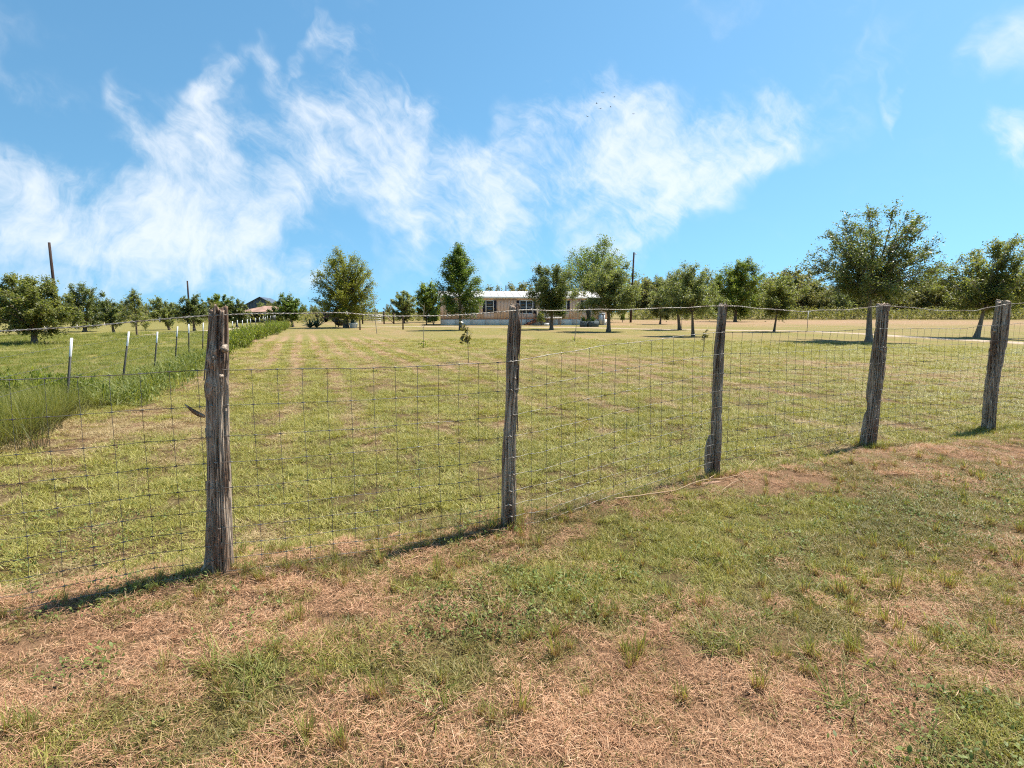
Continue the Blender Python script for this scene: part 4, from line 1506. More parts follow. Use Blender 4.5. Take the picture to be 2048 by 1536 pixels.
tb = on_ground(660, 92)
r = thing('farm_trailer', 'dark low farm trailer half hidden behind the agave and the lone tall tree', 'trailer', tb)
obj('bed', box(-2.0, 2.0, -.8, .8, .55, .75), M['shade'], r)
obj('side_board', box(-2.0, 2.0, -.84, -.80, .75, 1.45), M['shade'], r)
obj('side_board', box(-2.0, 2.0, .80, .84, .75, 1.45), M['shade'], r)
obj('end_board', box(2.0, 2.04, -.8, .8, .75, 1.45), M['step'], r)
for x in (-.9, .9):
    for y in (-.78, .78):
        wv = tube(np.array([[x, y - .1, .36], [x, y - .08, .36], [x, y + .08, .36], [x, y + .1, .36]]), [.2, .36, .36, .2], 16, True)
        obj('wheel', wv + (True,), M['black'], r)

# ------------------------------------------------------------------ utility poles
for px, D, top, base_r, lean, lab in ((117, 62, 489, .17, -.12, 'tall bare utility pole behind the broad bushy oak at the left'), (380, 118, 563, .2, 0, 'thin utility pole far behind the dark round oak'), (1261, 88, 508, .17, .25, 'tall utility pole right of the bright green tree'), (1012, 100, 572, .12, 0, 'dark pole top showing above the house roof')):
    b = on_ground(px, D)
    H = HC + (624 - top) * D / FPX
    r = thing('utility_pole', lab, 'utility pole', b)
    P = np.array([[0, 0, -.5], [lean * .5, 0, H * .5], [lean, 0, H]])
    obj('pole_shaft', tube(P, [base_r, base_r * .85, base_r * .7], 12, True) + (True,), M['pole'], r)
    if px == 1261:
        obj('insulator', bar([lean + .15, 0, H - .25], [lean + .42, 0, H - .2], .09), M['clay'], r)
        obj('bracket', bar([lean - .6, 0, H * .88], [lean - .1, 0, H * .88], .035), M['pole'], r)

# ------------------------------------------------------------------ the house
HD = 70.0
hb = on_ground(881, HD)
HOUSE = thing('house', 'long tan mobile home with pale roof and white skirting across the lawn', 'house', hb, math.radians(6))
HL, HW = 20.6, 8.2
SK, EV = .74, 3.42
# skirting in separate sheets
k = 0
for x in np.arange(0, HL - .1, 1.8):
    obj('skirting_panel', box(x + .008, min(x + 1.8, HL) - .008, -.02 - .004 * (k % 2), .03, -.25, SK), M['skirt'], HOUSE)
    k += 1
obj('rear_wall', box(0, HL, HW - .1, HW, -.25, EV), M['siding'], HOUSE)


def gable(x0, x1):
    V = np.array([[x, y, z] for x in (x0, x1) for (y, z) in ((.06, -.25), (HW - .11, -.25), (HW - .11, EV - .02), (HW / 2, EV + .72), (.06, EV - .02))], float)
    F4 = np.array([[0, 5, 6, 1], [1, 6, 7, 2], [2, 7, 8, 3], [3, 8, 9, 4], [4, 9, 5, 0], [0, 1, 2, 4], [5, 9, 7, 6], [4, 2, 3, 3][:3] + [4], [9, 8, 7, 9]])
    return V, F4


def poly_mesh(name, V, F):
    me = bpy.data.meshes.new(name)
    me.from_pydata([tuple(v) for v in V], [], F)
    me.update()
    return me


def end_wall(name, x0, x1):
    V = [(x, y, z) for x in (x0, x1) for (y, z) in ((.06, -.25), (HW - .11, -.25), (HW - .11, EV - .02), (HW / 2, EV + .72), (.06, EV - .02))]
    F = [[0, 1, 2, 3, 4][::-1] if x0 > x1 else [0, 1, 2, 3, 4], [5, 6, 7, 8, 9]] + [[i, (i + 1) % 5, 5 + (i + 1) % 5, 5 + i] for i in range(5)]
    return poly_mesh(name, V, F)


obj('end_wall', end_wall('end_wall', 0.0, .1), M['siding'], HOUSE)
obj('end_wall', end_wall('end_wall', HL - .1, HL), M['siding'], HOUSE)
# front wall of grooved boards, leaving the window openings
WINS = [(3.35, .85, 1.55, 2.95), (5.55, .85, 1.55, 2.95), (9.70, 1.55, 1.45, 2.95), (14.6, .85, 1.75, 2.95), (17.7, .95, 1.75, 2.95)]
bw = .405
nb = int(HL / bw)
for i in range(nb):
    x0, x1 = i * bw, (i + 1) * bw if i < nb - 1 else HL
    cuts = []
    for wx, ww, z0, z1 in WINS:
        if x1 > wx + .01 and x0 < wx + ww - .01:
            cuts.append((wx, wx + ww, z0, z1))
    if not cuts:
        parts_ = [box(x0 + .006, x1 - .006, .0, .08, SK, EV)]
    else:
        a, b_, z0, z1 = cuts[0]
        parts_ = [box(x0 + .006, x1 - .006, .0, .08, SK, z0), box(x0 + .006, x1 - .006, .0, .08, z1, EV)]
        if x0 < a:
            parts_.append(box(x0 + .006, a, .0, .08, z0, z1))
        if x1 > b_:
            parts_.append(box(b_, x1 - .006, .0, .08, z0, z1))
    obj('siding_board', merge(parts_), M['siding'], HOUSE)
obj('backing', box(.12, HL - .12, .085, .10, SK, EV - .02), M['step'], HOUSE)
obj('belt_trim', box(0, HL, -.035, -.001, SK - .03, SK + .05), M['step'], HOUSE)
for wx, ww, z0, z1 in WINS:
    f = merge([box(wx - .07, wx + .02, -.045, .06, z0 - .07, z1 + .07), box(wx + ww - .02, wx + ww + .07, -.045, .06, z0 - .07, z1 + .07),
               box(wx + .02, wx + ww - .02, -.044, .06, z1 - .02, z1 + .07), box(wx + .02, wx + ww - .02, -.044, .06, z0 - .07, z0 + .02)])
    win = obj('window', f, M['trim'], HOUSE)
    halves = [(wx + .02, wx + ww - .02)] if ww < 1.2 else [(wx + .02, wx + ww / 2 - .07), (wx + ww / 2 + .07, wx + ww - .02)]
    if ww > 1.2:
        obj('mullion', box(wx + ww / 2 - .07, wx + ww / 2 + .07, -.04, .05, z0 + .02, z1 - .02), M['trim'], win)
    for a, b_ in halves:
        zm = (z0 + z1) / 2
        obj('pane', box(a, b_, .02, .03, z0 + .02, zm - .025), M['glass'], win)
        obj('pane', box(a, b_, .02, .03, zm + .025, z1 - .02), M['glass'], win)
        obj('meeting_rail', box(a, b_, -.01, .04, zm - .025, zm + .025), M['trim'], win)
    for sx in (wx - .42, wx + ww + .10):
        obj('shutter', merge([box(sx, sx + .32, -.04, -.002, z0 - .05, z1 + .05)] + [box(sx + .04, sx + .28, -.05, -.041, z, z + .05) for z in np.arange(z0, z1 - .04, .11)]), M['shutter'], HOUSE)
# roof: two pitches with standing ribs, fascia
for sgn, y_e, nm in ((1, -.35, 'roof'), (-1, HW + .35, 'roof')):
    V = [(-.3, y_e, EV - .03), (HL + .3, y_e, EV - .03), (HL + .3, HW / 2, EV + .80), (-.3, HW / 2, EV + .80)]
    V2 = [(x, y, z + .06) for x, y, z in V]
    F = [[0, 1, 2, 3], [7, 6, 5, 4], [0, 4, 5, 1], [1, 5, 6, 2], [2, 6, 7, 3], [3, 7, 4, 0]]
    ro = obj(nm, poly_mesh(nm, V + V2, F), M['roof'], HOUSE)
    if sgn == 1:
        for x in np.arange(-.1, HL + .2, .9):
            q = (np.array([x, y_e, EV + .045]), np.array([x, HW / 2, EV + .875]))
            obj('roof_rib', tube(np.array([q[0], (q[0] + q[1]) / 2, q[1]]), .022, 4, True), M['roof'], ro)
obj('fascia', box(-.3, HL + .3, -.385, -.352, EV - .19, EV + .05), M['trim'], HOUSE)
obj('soffit', box(-.28, HL + .28, -.350, -.001, EV - .10, EV - .06), M['trim'], HOUSE)
# porch deck with rail and steps
PX0, PX1, PD, PZ = 11.6, 14.5, 2.0, 1.02
PORCH = thing('porch', 'raised wooden porch deck with pale picket railing at the front of the house', 'porch', hb, math.radians(6))
for i, x in enumerate(np.arange(PX0, PX1 - .05, .15)):
    obj('deck_board', box(x + .004, x + .146, -PD, -.06, PZ - .04, PZ), M['deck'], PORCH)
obj('rim_board', box(PX0 - .03, PX1 + .03, -PD - .045, -PD - .003, PZ - .22, PZ - .01), M['rail'], PORCH)
for x in (PX0 + .05, (PX0 + PX1) / 2, PX1 - .15):
    obj('porch_post', box(x, x + .1, -PD, -PD + .1, -.2, PZ - .045), M['deck'], PORCH)
for x in np.arange(PX0, PX1 + .01, .16):
    obj('baluster', box(x, x + .045, -PD + .02, -PD + .065, PZ + .001, PZ + .90), M['rail'], PORCH)
obj('hand_rail', box(PX0 - .05, PX1 + .05, -PD - .03, -PD + .10, PZ + .90, PZ + .96), M['rail'], PORCH)
obj('corner_post', box(PX0 - .12, PX0 - .01, -PD, -PD + .11, -.2, PZ + 1.05), M['deck'], PORCH)
obj('porch_door', box(12.1, 13.0, -.02, -.004, PZ, PZ + 2.05), M['trim'], HOUSE)
STEP = thing('porch_steps', 'red-brown wooden steps leading up to the porch from the left', 'steps', hb, math.radians(6))
for i in range(4):
    x1 = PX0 - .16 - i * .32
    z = PZ - .22 - i * .22
    obj('tread', box(x1 - .34, x1, -PD + .15, -.35, z - .05, z), M['step'], STEP)
for y in (-PD + .12, -.42):
    obj('stringer', prism([(PX0 - .16, PZ - .30), (PX0 - .16, PZ - .62), (PX0 - 1.5, -.2), (PX0 - 1.5, .06)], y - .05, y - .005), M['step'], STEP)
for x, z in ((PX0 - .2, PZ - .2), (PX0 - 1.3, .2)):
    obj('rail_post', box(x - .03, x + .03, -PD + .16, -PD + .22, z + .001, z + 1.0), M['pole'], STEP)


def house_pt(x, y):
    a = math.radians(6)
    return hb + np.array([x * math.cos(a) - y * math.sin(a), x * math.sin(a) + y * math.cos(a), 0])


# planters and meter pedestal at the right of the house
for px, lab, sd in ((1168, 'left one of two blue-grey planter boxes near the right end of the house', 1), (1185, 'right one of two blue-grey planter boxes near the right end of the house', 2)):
    b = on_ground(px, 63)
    w = .42 if sd == 1 else .62
    r = thing('planter_box', lab, 'planter', b)
    obj('box_front', box(-w, w, -.40, -.36, -.05, .62), M['planter'], r)
    obj('box_back', box(-w, w, .36, .40, -.05, .62), M['planter'], r)
    obj('box_side', box(-w, -w + .04, -.355, .355, -.05, .62), M['planter'], r)
    obj('box_side', box(w - .04, w, -.355, .355, -.05, .62), M['planter'], r)
    obj('potting_soil', box(-w + .045, w - .045, -.354, .354, 0, .52), M['soil'], r)
    agave(px, 63, 24, .95, ('left' if sd == 1 else 'right') + ' dark leafy plant growing in a blue-grey planter box', loc=b + np.array([0, 0, .5]), mat='pear', name='planter_plant', seed=20 + sd)
b = on_ground(1176.5, 63.4)
r = thing('black_stump', 'black upright tree stump between the two planter boxes', 'stump', b)  # stump coloured black all over
zz = np.linspace(-.2, 2.1, 10)
obj('stump_shaft', tube(np.stack([np.sin(zz * 2) * .05, 0 * zz, zz], -1), .24 + .05 * np.sin(zz * 5), 10, True) + (True,), M['black'], r)
b = on_ground(1203, 72)
r = thing('meter_pedestal', 'white service pedestal with a slanted pipe right of the house', 'pedestal', b)
obj('pedestal_post', box(.22, .40, -.1, .1, -.1, 1.35), M['trim'], r)
obj('tank', tube(np.array([[-.15, 0, 0.], [-.15, 0, .05], [-.15, 0, 1.2], [-.15, 0, 1.3], [-.15, 0, 1.34]]), [.2, .30, .30, .2, .02], 16) + (True,), M['steel'], r)
obj('cap', box(-.32, .44, -.12, .12, 1.36, 1.46), M['trim'], r)
obj('slanted_pipe', bar([.5, 0, .1], [1.05, 0, .7], .045), M['trim'], r)
obj('upper_pipe', bar([.75, 0, .75], [1.15, 0, 1.35], .035), M['trim'], r)
b = house_pt(PX0 + .9, -PD - .9)
r = thing('stone_block', 'small white block on the grass in front of the porch', 'block', b)
obj('block_body', box(-.3, .3, -.2, .2, 0, .3), M['trim'], r)

# ------------------------------------------------------------------ neighbour's barn and shed
def barn_px(px, D):
    return on_ground(px, D)


b = barn_px(522, 118)
BARN = thing('barn', 'dark blue-grey metal barn with gable end behind the trees', 'barn', b, math.radians(14))
bw_, bl_, be, bp = 8.2, 14.0, 2.3, 4.55
V = [(-bw_ / 2, 0, -.2), (bw_ / 2, 0, -.2), (bw_ / 2, 0, be), (0, 0, bp), (-bw_ / 2, 0, be)]
obj('gable_wall', poly_mesh('gable_wall', V + [(x, .12, z) for x, y, z in V], [[0, 1, 2, 3, 4], [9, 8, 7, 6, 5]] + [[i, 5 + i, 5 + (i + 1) % 5, (i + 1) % 5] for i in range(5)]), M['barn'], BARN)
for s in (-1, 1):
    obj('side_wall', box(s * (bw_ / 2) - .06, s * (bw_ / 2) + .06, .13, bl_, -.2, be - .02), M['barn'], BARN)
    Vr = [(0, -.4, bp + .05), (s * (bw_ / 2 + .4), -.4, be - .17), (s * (bw_ / 2 + .4), bl_, be - .17), (0, bl_, bp + .05)]
    Vr2 = [(x, y, z + .08) for x, y, z in Vr]
    F = [[0, 1, 2, 3], [7, 6, 5, 4], [0, 4, 5, 1], [1, 5, 6, 2], [2, 6, 7, 3], [3, 7, 4, 0]]
    obj('roof', poly_mesh('roof', Vr + Vr2, F), M['barn'], BARN)
for x in np.arange(-bw_ / 2 + .3, bw_ / 2, .6):
    zt = be + (bp - be) * (1 - abs(x) / (bw_ / 2)) - .05
    obj('wall_rib', box(x - .03, x + .03, -.03, -.002, 0, zt), M['barn'], BARN)
b = barn_px(528, 90)
SHED = thing('open_shed', 'open pole shed with a rust-coloured hipped roof', 'shed', b, math.radians(4))
sx, sy = 3.4, 2.6
V = [(-sx, -sy, 1.55), (sx, -sy, 1.70), (sx, sy, 1.70), (-sx, sy, 1.60), (.35, 0, 2.55), (1.7, 0, 2.5)]
F = [[0, 1, 5, 4], [1, 2, 5], [2, 3, 4, 5], [3, 0, 4], [0, 3, 2, 1]]
obj('roof', poly_mesh('roof', V, F), M['rustroof'], SHED)
for x in (-sx + .2, -sx / 3, sx / 3, sx - .2):
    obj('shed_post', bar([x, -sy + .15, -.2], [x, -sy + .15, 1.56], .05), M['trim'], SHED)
    obj('shed_post', bar([x, sy - .15, -.2], [x, sy - .15, 1.56], .05), M['shade'], SHED)  # rear posts coloured dark, as if in the roof's shade
obj('shade_back_wall', box(-sx + .1, sx - .1, sy - .1, sy - .05, 0, 1.55), M['shade'], SHED)  # dark sheet stands in for the shade beneath the roof
b = barn_px(166, 96)
r = thing('white_shed', 'small white building glimpsed behind the broad bushy oak', 'shed', b, .1)
obj('wall', box(-2.4, 2.4, -1.6, 1.6, -.1, 1.2), M['trim'], r)
obj('roof', prism([(-2.6, 1.203), (2.6, 1.203), (1.6, 1.7), (-1.6, 1.7)], -1.8, 1.8), M['steel'], r)

# ------------------------------------------------------------------ birds
BIRDS = [(1206, 186, .1), (1193, 207, 1.4), (1221, 214, 1.5), (1175, 233, .6), (1228, 194, 2.2), (1267, 228, .2), (1201, 217, 2.8)]
ORDB = ['topmost dark bird soaring in front of the broken cloud', 'dark bird soaring level, leftmost of the level pair', 'dark bird soaring level, rightmost of the level pair', 'lowest and leftmost dark bird of the flock', 'faint bird at the upper right of the flock', 'bird at the far right of the flock', 'small bird in the middle of the flock']
for (px, py, a), lab in zip(BIRDS, ORDB):
    p = at_depth(px, py, 300)
    r = thing('bird', lab, 'bird', p, a, 'birds circling above the house')
    u = np.linspace(-1, 1, 9)
    obj('body', tube(np.stack([0 * u, u * .42, 0 * u], -1), .11 * np.sqrt(np.clip(1 - u ** 2, .02, 1)), 8) + (True,), M['feather'], r)
    for s in (-1, 1):
        q = np.linspace(0, 1, 6)
        lead = np.stack([s * (.06 + .85 * q), .16 - .10 * q ** 2, .22 * q], -1)
        trail = np.stack([s * (.06 + .78 * q), -.16 + .05 * q, .21 * q], -1)
        V = np.concatenate([lead + [0, 0, .012], trail, lead - [0, 0, .012], trail - [0, 0, .006]])
        F = []
        for i in range(5):
            F += [[i, i + 1, 7 + i, 6 + i], [12 + i, 18 + i, 19 + i, 13 + i], [i, 12 + i, 13 + i, i + 1]]
        obj('wing', (V, np.array(F)), M['feather'], r)
    obj('tail', box(-.09, .09, -.72, -.38, -.01, .01), M['feather'], r)


# ------------------------------------------------------------------ dead branch lying by the middle post
def ground_path(pxs, lift=.012, n=40, rr=.006, wob=.01, seed=1):
    P = np.array([at(*q) for q in pxs])
    s = np.concatenate([[0], np.cumsum(np.linalg.norm(np.diff(P, axis=0), axis=1))])
    t = np.linspace(0, s[-1], n)
    Q = np.stack([np.interp(t, s, P[:, k]) for k in range(3)], -1)
    for _ in range(3):
        Q[1:-1] = (Q[:-2] + Q[2:] + 2 * Q[1:-1]) / 4
    Q[:, 2] = hfun(Q[:, 0], Q[:, 1]) + lift + wob * vn2(t * 3, t * 0, seed)
    return Q


BR0 = at(1450, 961)
br = thing('dead_branch', 'thin dry branch lying on the grass near the slim fence post', 'branch', BR0)
for nm, pxs, r_, lf_ in (('main_stem', [(1230, 1010), (1320, 992), (1400, 975), (1450, 961), (1480, 956), (1497, 941), (1512, 926)], .0055, .02),
                     ('side_twig', [(1418, 971), (1431, 958), (1441, 944)], .0035, .03), ('side_twig', [(1445, 992), (1465, 973), (1482, 966), (1500, 960)], .0035, .02), ('side_twig', [(1480, 956), (1492, 966), (1500, 972)], .004, .02)):
    Q = ground_path(pxs, lf_, 30, r_, .04, 3)
    obj(nm, tube(Q - BR0, np.linspace(r_, r_ * .5, len(Q)), 6) + (True,), M['twig'], br)


# ------------------------------------------------------------------ grass: points with rotation, scale and tuft number, one tuft set
def blades(rng, n, L0, L1, w, spread, lean, curl, tone=(0, 1), seg=2, flat=False):
    """n curved grass blades as quads strips"""
    Vs, Fs, tones, hg, o = [], [], [], [], 0
    for _ in range(n):
        L = rng.uniform(L0, L1)
        a = rng.uniform(0, 6.283)
        r = spread * math.sqrt(rng.random())
        b = np.array([r * math.cos(a), r * math.sin(a), 0.0])
        if flat:
            b[2] = rng.uniform(.002, .022)
        da = rng.uniform(0, 6.283)
        tilt = rng.uniform(*lean)
        d = np.array([math.cos(da) * math.sin(tilt), math.sin(da) * math.sin(tilt), math.cos(tilt)])
        h = np.array([math.cos(da), math.sin(da), 0])
        sd = np.array([-math.sin(da), math.cos(da), 0]) * math.cos(.6)
        sd = sd + np.array([0, 0, rng.uniform(-.5, .5)])
        ww = w * rng.uniform(.6, 1.3)
        cv = rng.uniform(*curl)
        side = rng.uniform(-.25, .25)
        pts = []
        for i in range(seg + 1):
            u = i / seg
            p = b + d * L * u + h * cv * L * u * u * .6 - np.array([0, 0, 1]) * abs(cv) * L * u * u * .35 + sd * side * L * u * u * .4
            p[2] = max(p[2], .001)
            wu = ww * (1 - .92 * u ** 1.6) if not flat else ww * (1 - .5 * abs(2 * u - 1))
            pts.append(p - sd * wu * .5)
            pts.append(p + sd * wu * .5)
            hg += [u, u]
        Vs += pts
        for i in range(seg):
            q = o + 2 * i
            Fs.append([q, q + 1, q + 3, q + 2])
        o += 2 * (seg + 1)
        tones += [rng.uniform(*tone)] * (2 * (seg + 1))
    return np.array(Vs), np.array(Fs), np.array(tones), np.array(hg)


def rosette(rng, n, L0, L1, asp, el0, el1, spread):
    P, Fs, tn, hg, o = [], [], [], [], 0
    for _ in range(n):
        a, el, L = rng.uniform(0, 6.28), math.radians(rng.uniform(el0, el1)), rng.uniform(L0, L1)
        c = np.array([rng.normal() * spread, rng.normal() * spread, rng.uniform(.005, .035)])
        d = np.array([math.cos(a) * math.cos(el), math.sin(a) * math.cos(el), math.sin(el)])
        s = np.array([-math.sin(a), math.cos(a), 0])
        nn = np.cross(d, s)
        for u, w in ((0, .12), (.35, 1.0), (.7, .8), (1, .06)):
            p = c + d * L * u - np.array([0, 0, .25 * L * u * u])
            P += [p - s * w * L * asp + nn * .1 * w * L * asp, p + s * w * L * asp + nn * .1 * w * L * asp]
            hg += [u, u]
        for i in range(3):
            q = o + 2 * i
            Fs.append([q, q + 1, q + 3, q + 2])
        o += 8
        tn += [rng.random()] * 8
    return np.array(P), np.array(Fs), np.array(tn), np.array(hg)


TUFTS = bpy.data.collections.new('tuft_library')
TI = {}


def tuft(key, data, mat):
    i = len(TUFTS.objects)
    me = np_mesh('tuft_%02d' % i, data[0], data[1])
    for nm, v in (('tone', data[2]), ('hgt', data[3])):
        a = me.attributes.new(nm, 'FLOAT', 'POINT')
        a.data.foreach_set('value', v.astype(np.float32))
    me.materials.append(M[mat])
    o = bpy.data.objects.new('tuft_%02d' % i, me)
    TUFTS.objects.link(o)
    TI.setdefault(key, []).append(i)


rg = np.random.default_rng(404)
for k in range(4):
    tuft('green', blades(rg, 115, .018, .052, .0034, .085, (.15, 1.15), (.1, .9)), 'g_green')
for k in range(3):
    tuft('dull', blades(rg, 120, .015, .042, .0031, .085, (.25, 1.3), (.1, .9)), 'g_dull')
for k in range(3):
    tuft('mixd', blades(rg, 120, .015, .045, .0027, .09, (.35, 1.35), (.1, 1.0), (.3, 1)), 'g_straw')
for k in range(5):
    tuft('mat', blades(rg, 175, .014, .055, .0021, .095, (1.05, 1.60), (-.3, .5), (0, 1), 2, True), 'g_straw')
for k in range(4):
    tuft('bunch', blades(rg, 30, .06, .135, .0048, .022, (.02, .5), (.0, .5)), 'g_tuft')
for k in range(3):
    tuft('crab', blades(rg, 20, .08, .20, .0062, .05, (.5, 1.35), (.2, .9)), 'g_lush')
for k in range(3):
    tuft('weed', rosette(rg, 16, .012, .028, .22, 15, 75, .035), 'g_weed')
for k in range(3):
    tuft('tall', blades(rg, 70, .15, .75, .0062, .16, (.02, .55), (.1, .8), (0, 1), 3), 'g_tall')
for k in range(2):
    tuft('stalk', blades(rg, 4, .10, .26, .0024, .05, (.5, 1.45), (.0, .4), (.5, 1), 3), 'g_straw')
for k in range(3):
    tuft('lawn', blades(rg, 170, .03, .075, .0055, .17, (.2, 1.2), (.1, .9)), 'g_green')
for k in range(3):
    tuft('lawndry', blades(rg, 170, .03, .085, .0052, .17, (.5, 1.5), (.0, .7)), 'g_hay')
for k in range(2):
    tuft('paddock', blades(rg, 150, .04, .12, .008, .22, (.05, .8), (.1, .9)), 'g_lush')


def scatter_group():
    gt = bpy.data.node_groups.new('scatter_tufts', 'GeometryNodeTree')
    gt.interface.new_socket('Geometry', in_out='INPUT', socket_type='NodeSocketGeometry')
    gt.interface.new_socket('Geometry', in_out='OUTPUT', socket_type='NodeSocketGeometry')
    n = gt.nodes
    gi, go = n.new('NodeGroupInput'), n.new('NodeGroupOutput')
    iop = n.new('GeometryNodeInstanceOnPoints')
    ci = n.new('GeometryNodeCollectionInfo')
    ci.inputs['Collection'].default_value = TUFTS
    ci.inputs['Separate Children'].default_value = True
    ci.inputs['Reset Children'].default_value = True
    l = gt.links

    def attr(name, typ):
        a = n.new('GeometryNodeInputNamedAttribute')
        a.data_type = typ
        a.inputs['Name'].default_value = name
        return a.outputs['Attribute']
    l.new(gi.outputs[0], iop.inputs['Points'])
    l.new(ci.outputs[0], iop.inputs['Instance'])
    iop.inputs['Pick Instance'].default_value = True
    l.new(attr('idx', 'INT'), iop.inputs['Instance Index'])
    er = n.new('FunctionNodeEulerToRotation')
    l.new(attr('rot', 'FLOAT_VECTOR'), er.inputs[0])
    l.new(er.outputs[0], iop.inputs['Rotation'])
    l.new(attr('scl', 'FLOAT_VECTOR'), iop.inputs['Scale'])
    l.new(iop.outputs[0], go.inputs[0])
    return gt


GT = scatter_group()


def scatter(name, pts, idx, scl, rng, label, cat):
    n = len(pts)
    me = bpy.data.meshes.new(name)
    me.vertices.add(n)
    me.vertices.foreach_set('co', pts.astype(np.float32).ravel())
    rot = np.stack([rng.normal(size=n) * .12, rng.normal(size=n) * .12, rng.uniform(0, 6.283, n)], -1)
    for nm, typ, v, key in (('rot', 'FLOAT_VECTOR', rot, 'vector'), ('scl', 'FLOAT_VECTOR', scl, 'vector'), ('idx', 'INT', idx, 'value')):
        a = me.attributes.new(nm, typ, 'POINT')
        a.data.foreach_set(key, np.ascontiguousarray(v.astype(np.int32 if typ == 'INT' else np.float32)).ravel())
    me.update()
    o = obj(name, me)
    md = o.modifiers.new('scatter', 'NODES')
    md.node_group = GT
    tag(o, label, cat, kind='stuff')
    return o


def pick(rng, key, n):
    return np.array(TI[key])[rng.integers(0, len(TI[key]), n)]


def sample(rng, dens, r0, r1, half=47):
    """points in the wedge in front of the camera, even in area"""
    a = math.radians(half)
    n = int(dens * a * (r1 * r1 - r0 * r0))
    r = np.sqrt(rng.uniform(r0 * r0, r1 * r1, n))
    t = rng.uniform(-a, a, n)
    return r * np.sin(t), r * np.cos(t)


def on(x, y, lift=0.0):
    return np.stack([x, y, hfun(x, y) + lift], -1)


def qline(x, y):
    return x - TX0 - TK * y


def make_grass():
    rng = np.random.default_rng(99)
    # -- verge, this side of the fence
    X, Y, I, S = [], [], [], []

    def add(x, y, key, s0, s1, zs=1.0):
        n = len(x)
        if not n:
            return
        s = rng.uniform(s0, s1, n)
        X.append(x); Y.append(y)
        I.append(pick(rng, key, n))
        S.append(np.stack([s, s, s * zs * rng.uniform(.8, 1.2, n)], -1))

    x, y = sample(rng, 200, 1.3, 5.2)
    x2, y2 = sample(rng, 105, 5.2, 12.5)
    x, y = np.concatenate([x, x2]), np.concatenate([y, y2])
    d = fence_d(x, y)
    k = d > -.12
    x, y, d = x[k], y[k], d[k]
    dr = dry_field(x, y) + rng.normal(size=len(x)) * .20
    ba = bare_field(x, y)
    clump = fbm(x * 5, y * 5, 71, 3)
    keep = rng.random(len(x)) > ba * .95
    keep &= rng.random(len(x)) < .62 + clump * .8
    x, y, dr = x[keep], y[keep], dr[keep]
    u = rng.random(len(x))
    tone = fbm(x * .9 + 4, y * .9, 73, 3)
    g = dr < .44
    m = (dr >= .44) & (dr < .64)
    s = dr >= .64
    lush = (tone > .52)
    add(x[g & lush], y[g & lush], 'green', .8, 1.35)
    add(x[g & ~lush], y[g & ~lush], 'dull', 1.0, 1.6)
    add(x[m & (u < .42)], y[m & (u < .42)], 'dull', .95, 1.5)
    add(x[m & (u >= .42) & (u < .75)], y[m & (u >= .42) & (u < .75)], 'mixd', .7, 1.15)
    add(x[m & (u >= .75)], y[m & (u >= .75)], 'mat', .8, 1.2)
    add(x[s & (u < .48)], y[s & (u < .48)], 'mat', .8, 1.25)
    add(x[s & (u >= .48) & (u < .80)], y[s & (u >= .48) & (u < .80)], 'mixd', .7, 1.15)
    add(x[s & (u >= .80)], y[s & (u >= .80)], 'dull', .8, 1.4)
    scatter('verge_grass', on(np.concatenate(X), np.concatenate(Y)), np.concatenate(I), np.concatenate(S), rng,
            'short patchy green and straw grass on the near side of the fence', 'grass')
    # -- upright cut bunches, runners and broad-leaf weeds of the verge
    X, Y, I, S = [], [], [], []
    x, y = sample(rng, 14, 1.4, 9)
    k = (fence_d(x, y) > .15) & (fbm(x * 1.1, y * 1.1, 81, 3) > .47)
    add(x[k], y[k], 'bunch', .55, 1.2)
    # known bunches
    B = [(1160, 1205), (430, 1350), (440, 1365), (455, 1400), (580, 1250), (1195, 1230), (1060, 1280), (1110, 1270), (1250, 1310), (1260, 1340), (1165, 1400), (1040, 1430), (640, 1370), (610, 1480), (680, 1500), (870, 1160),
         (1460, 1150), (1535, 1205), (1590, 1240), (1620, 1225), (1690, 1190), (1700, 1210), (1730, 1175), (1780, 1180), (1860, 1150), (1895, 1175), (2010, 1210), (2040, 1060), (1510, 1380), (1615, 1310), (1700, 1310), (1720, 1310), (1550, 1320), (1800, 1100), (1990, 1110), (55, 1450), (330, 1340), (60, 1480), (1780, 1300), (1830, 1310), (540, 1300), (960, 1430), (740, 1400)]
    pb_ = np.array([at(*q) for q in B])
    pb_ = np.concatenate([pb_, pb_ + rng.normal(size=pb_.shape) * .03])
    add(pb_[:, 0], pb_[:, 1], 'bunch', .55, 1.3)
    x, y = sample(rng, 5, 1.4, 9)
    k = (fence_d(x, y) > .1) & (dry_field(x, y) < .62) & (fbm(x * .9 + 7, y * .9, 85, 3) > .5)
    add(x[k], y[k], 'crab', .55, 1.05)
    Cc = [(1600, 1190), (1870, 1240), (1900, 1290), (1840, 1330), (2000, 1290), (1980, 1330), (1760, 1340), (1720, 1390), (1690, 1420), (430, 1320), (490, 1330), (520, 1350), (880, 1400), (870, 1430), (1470, 1280), (1420, 1290), (1640, 1170)]
    pc = np.array([at(*q) for q in Cc])
    pc = np.concatenate([pc, pc + rng.normal(size=pc.shape) * .05])
    add(pc[:, 0], pc[:, 1], 'crab', .7, 1.15)
    Wd = [(1000, 1210, .28), (1180, 1170, .30), (1050, 1170, .3), (950, 1240, .2), (230, 1185, .28), (120, 1115, .5), (1960, 1000, .5), (1800, 1040, .5), (1560, 1100, .35), (1980, 1500, .30), (1880, 1510, .25), (960, 1050, .25), (500, 1240, .2), (180, 1340, .12), (2020, 960, .3), (880, 1240, .2)]
    for px, py, r in Wd:
        c = at(px, py)
        n = int(38 * r * 3.14 * r * 3) + 6
        q = c[:2] + rng.normal(size=(n, 2)) * r * .8
        add(q[:, 0], q[:, 1], 'weed', .7, 1.3)
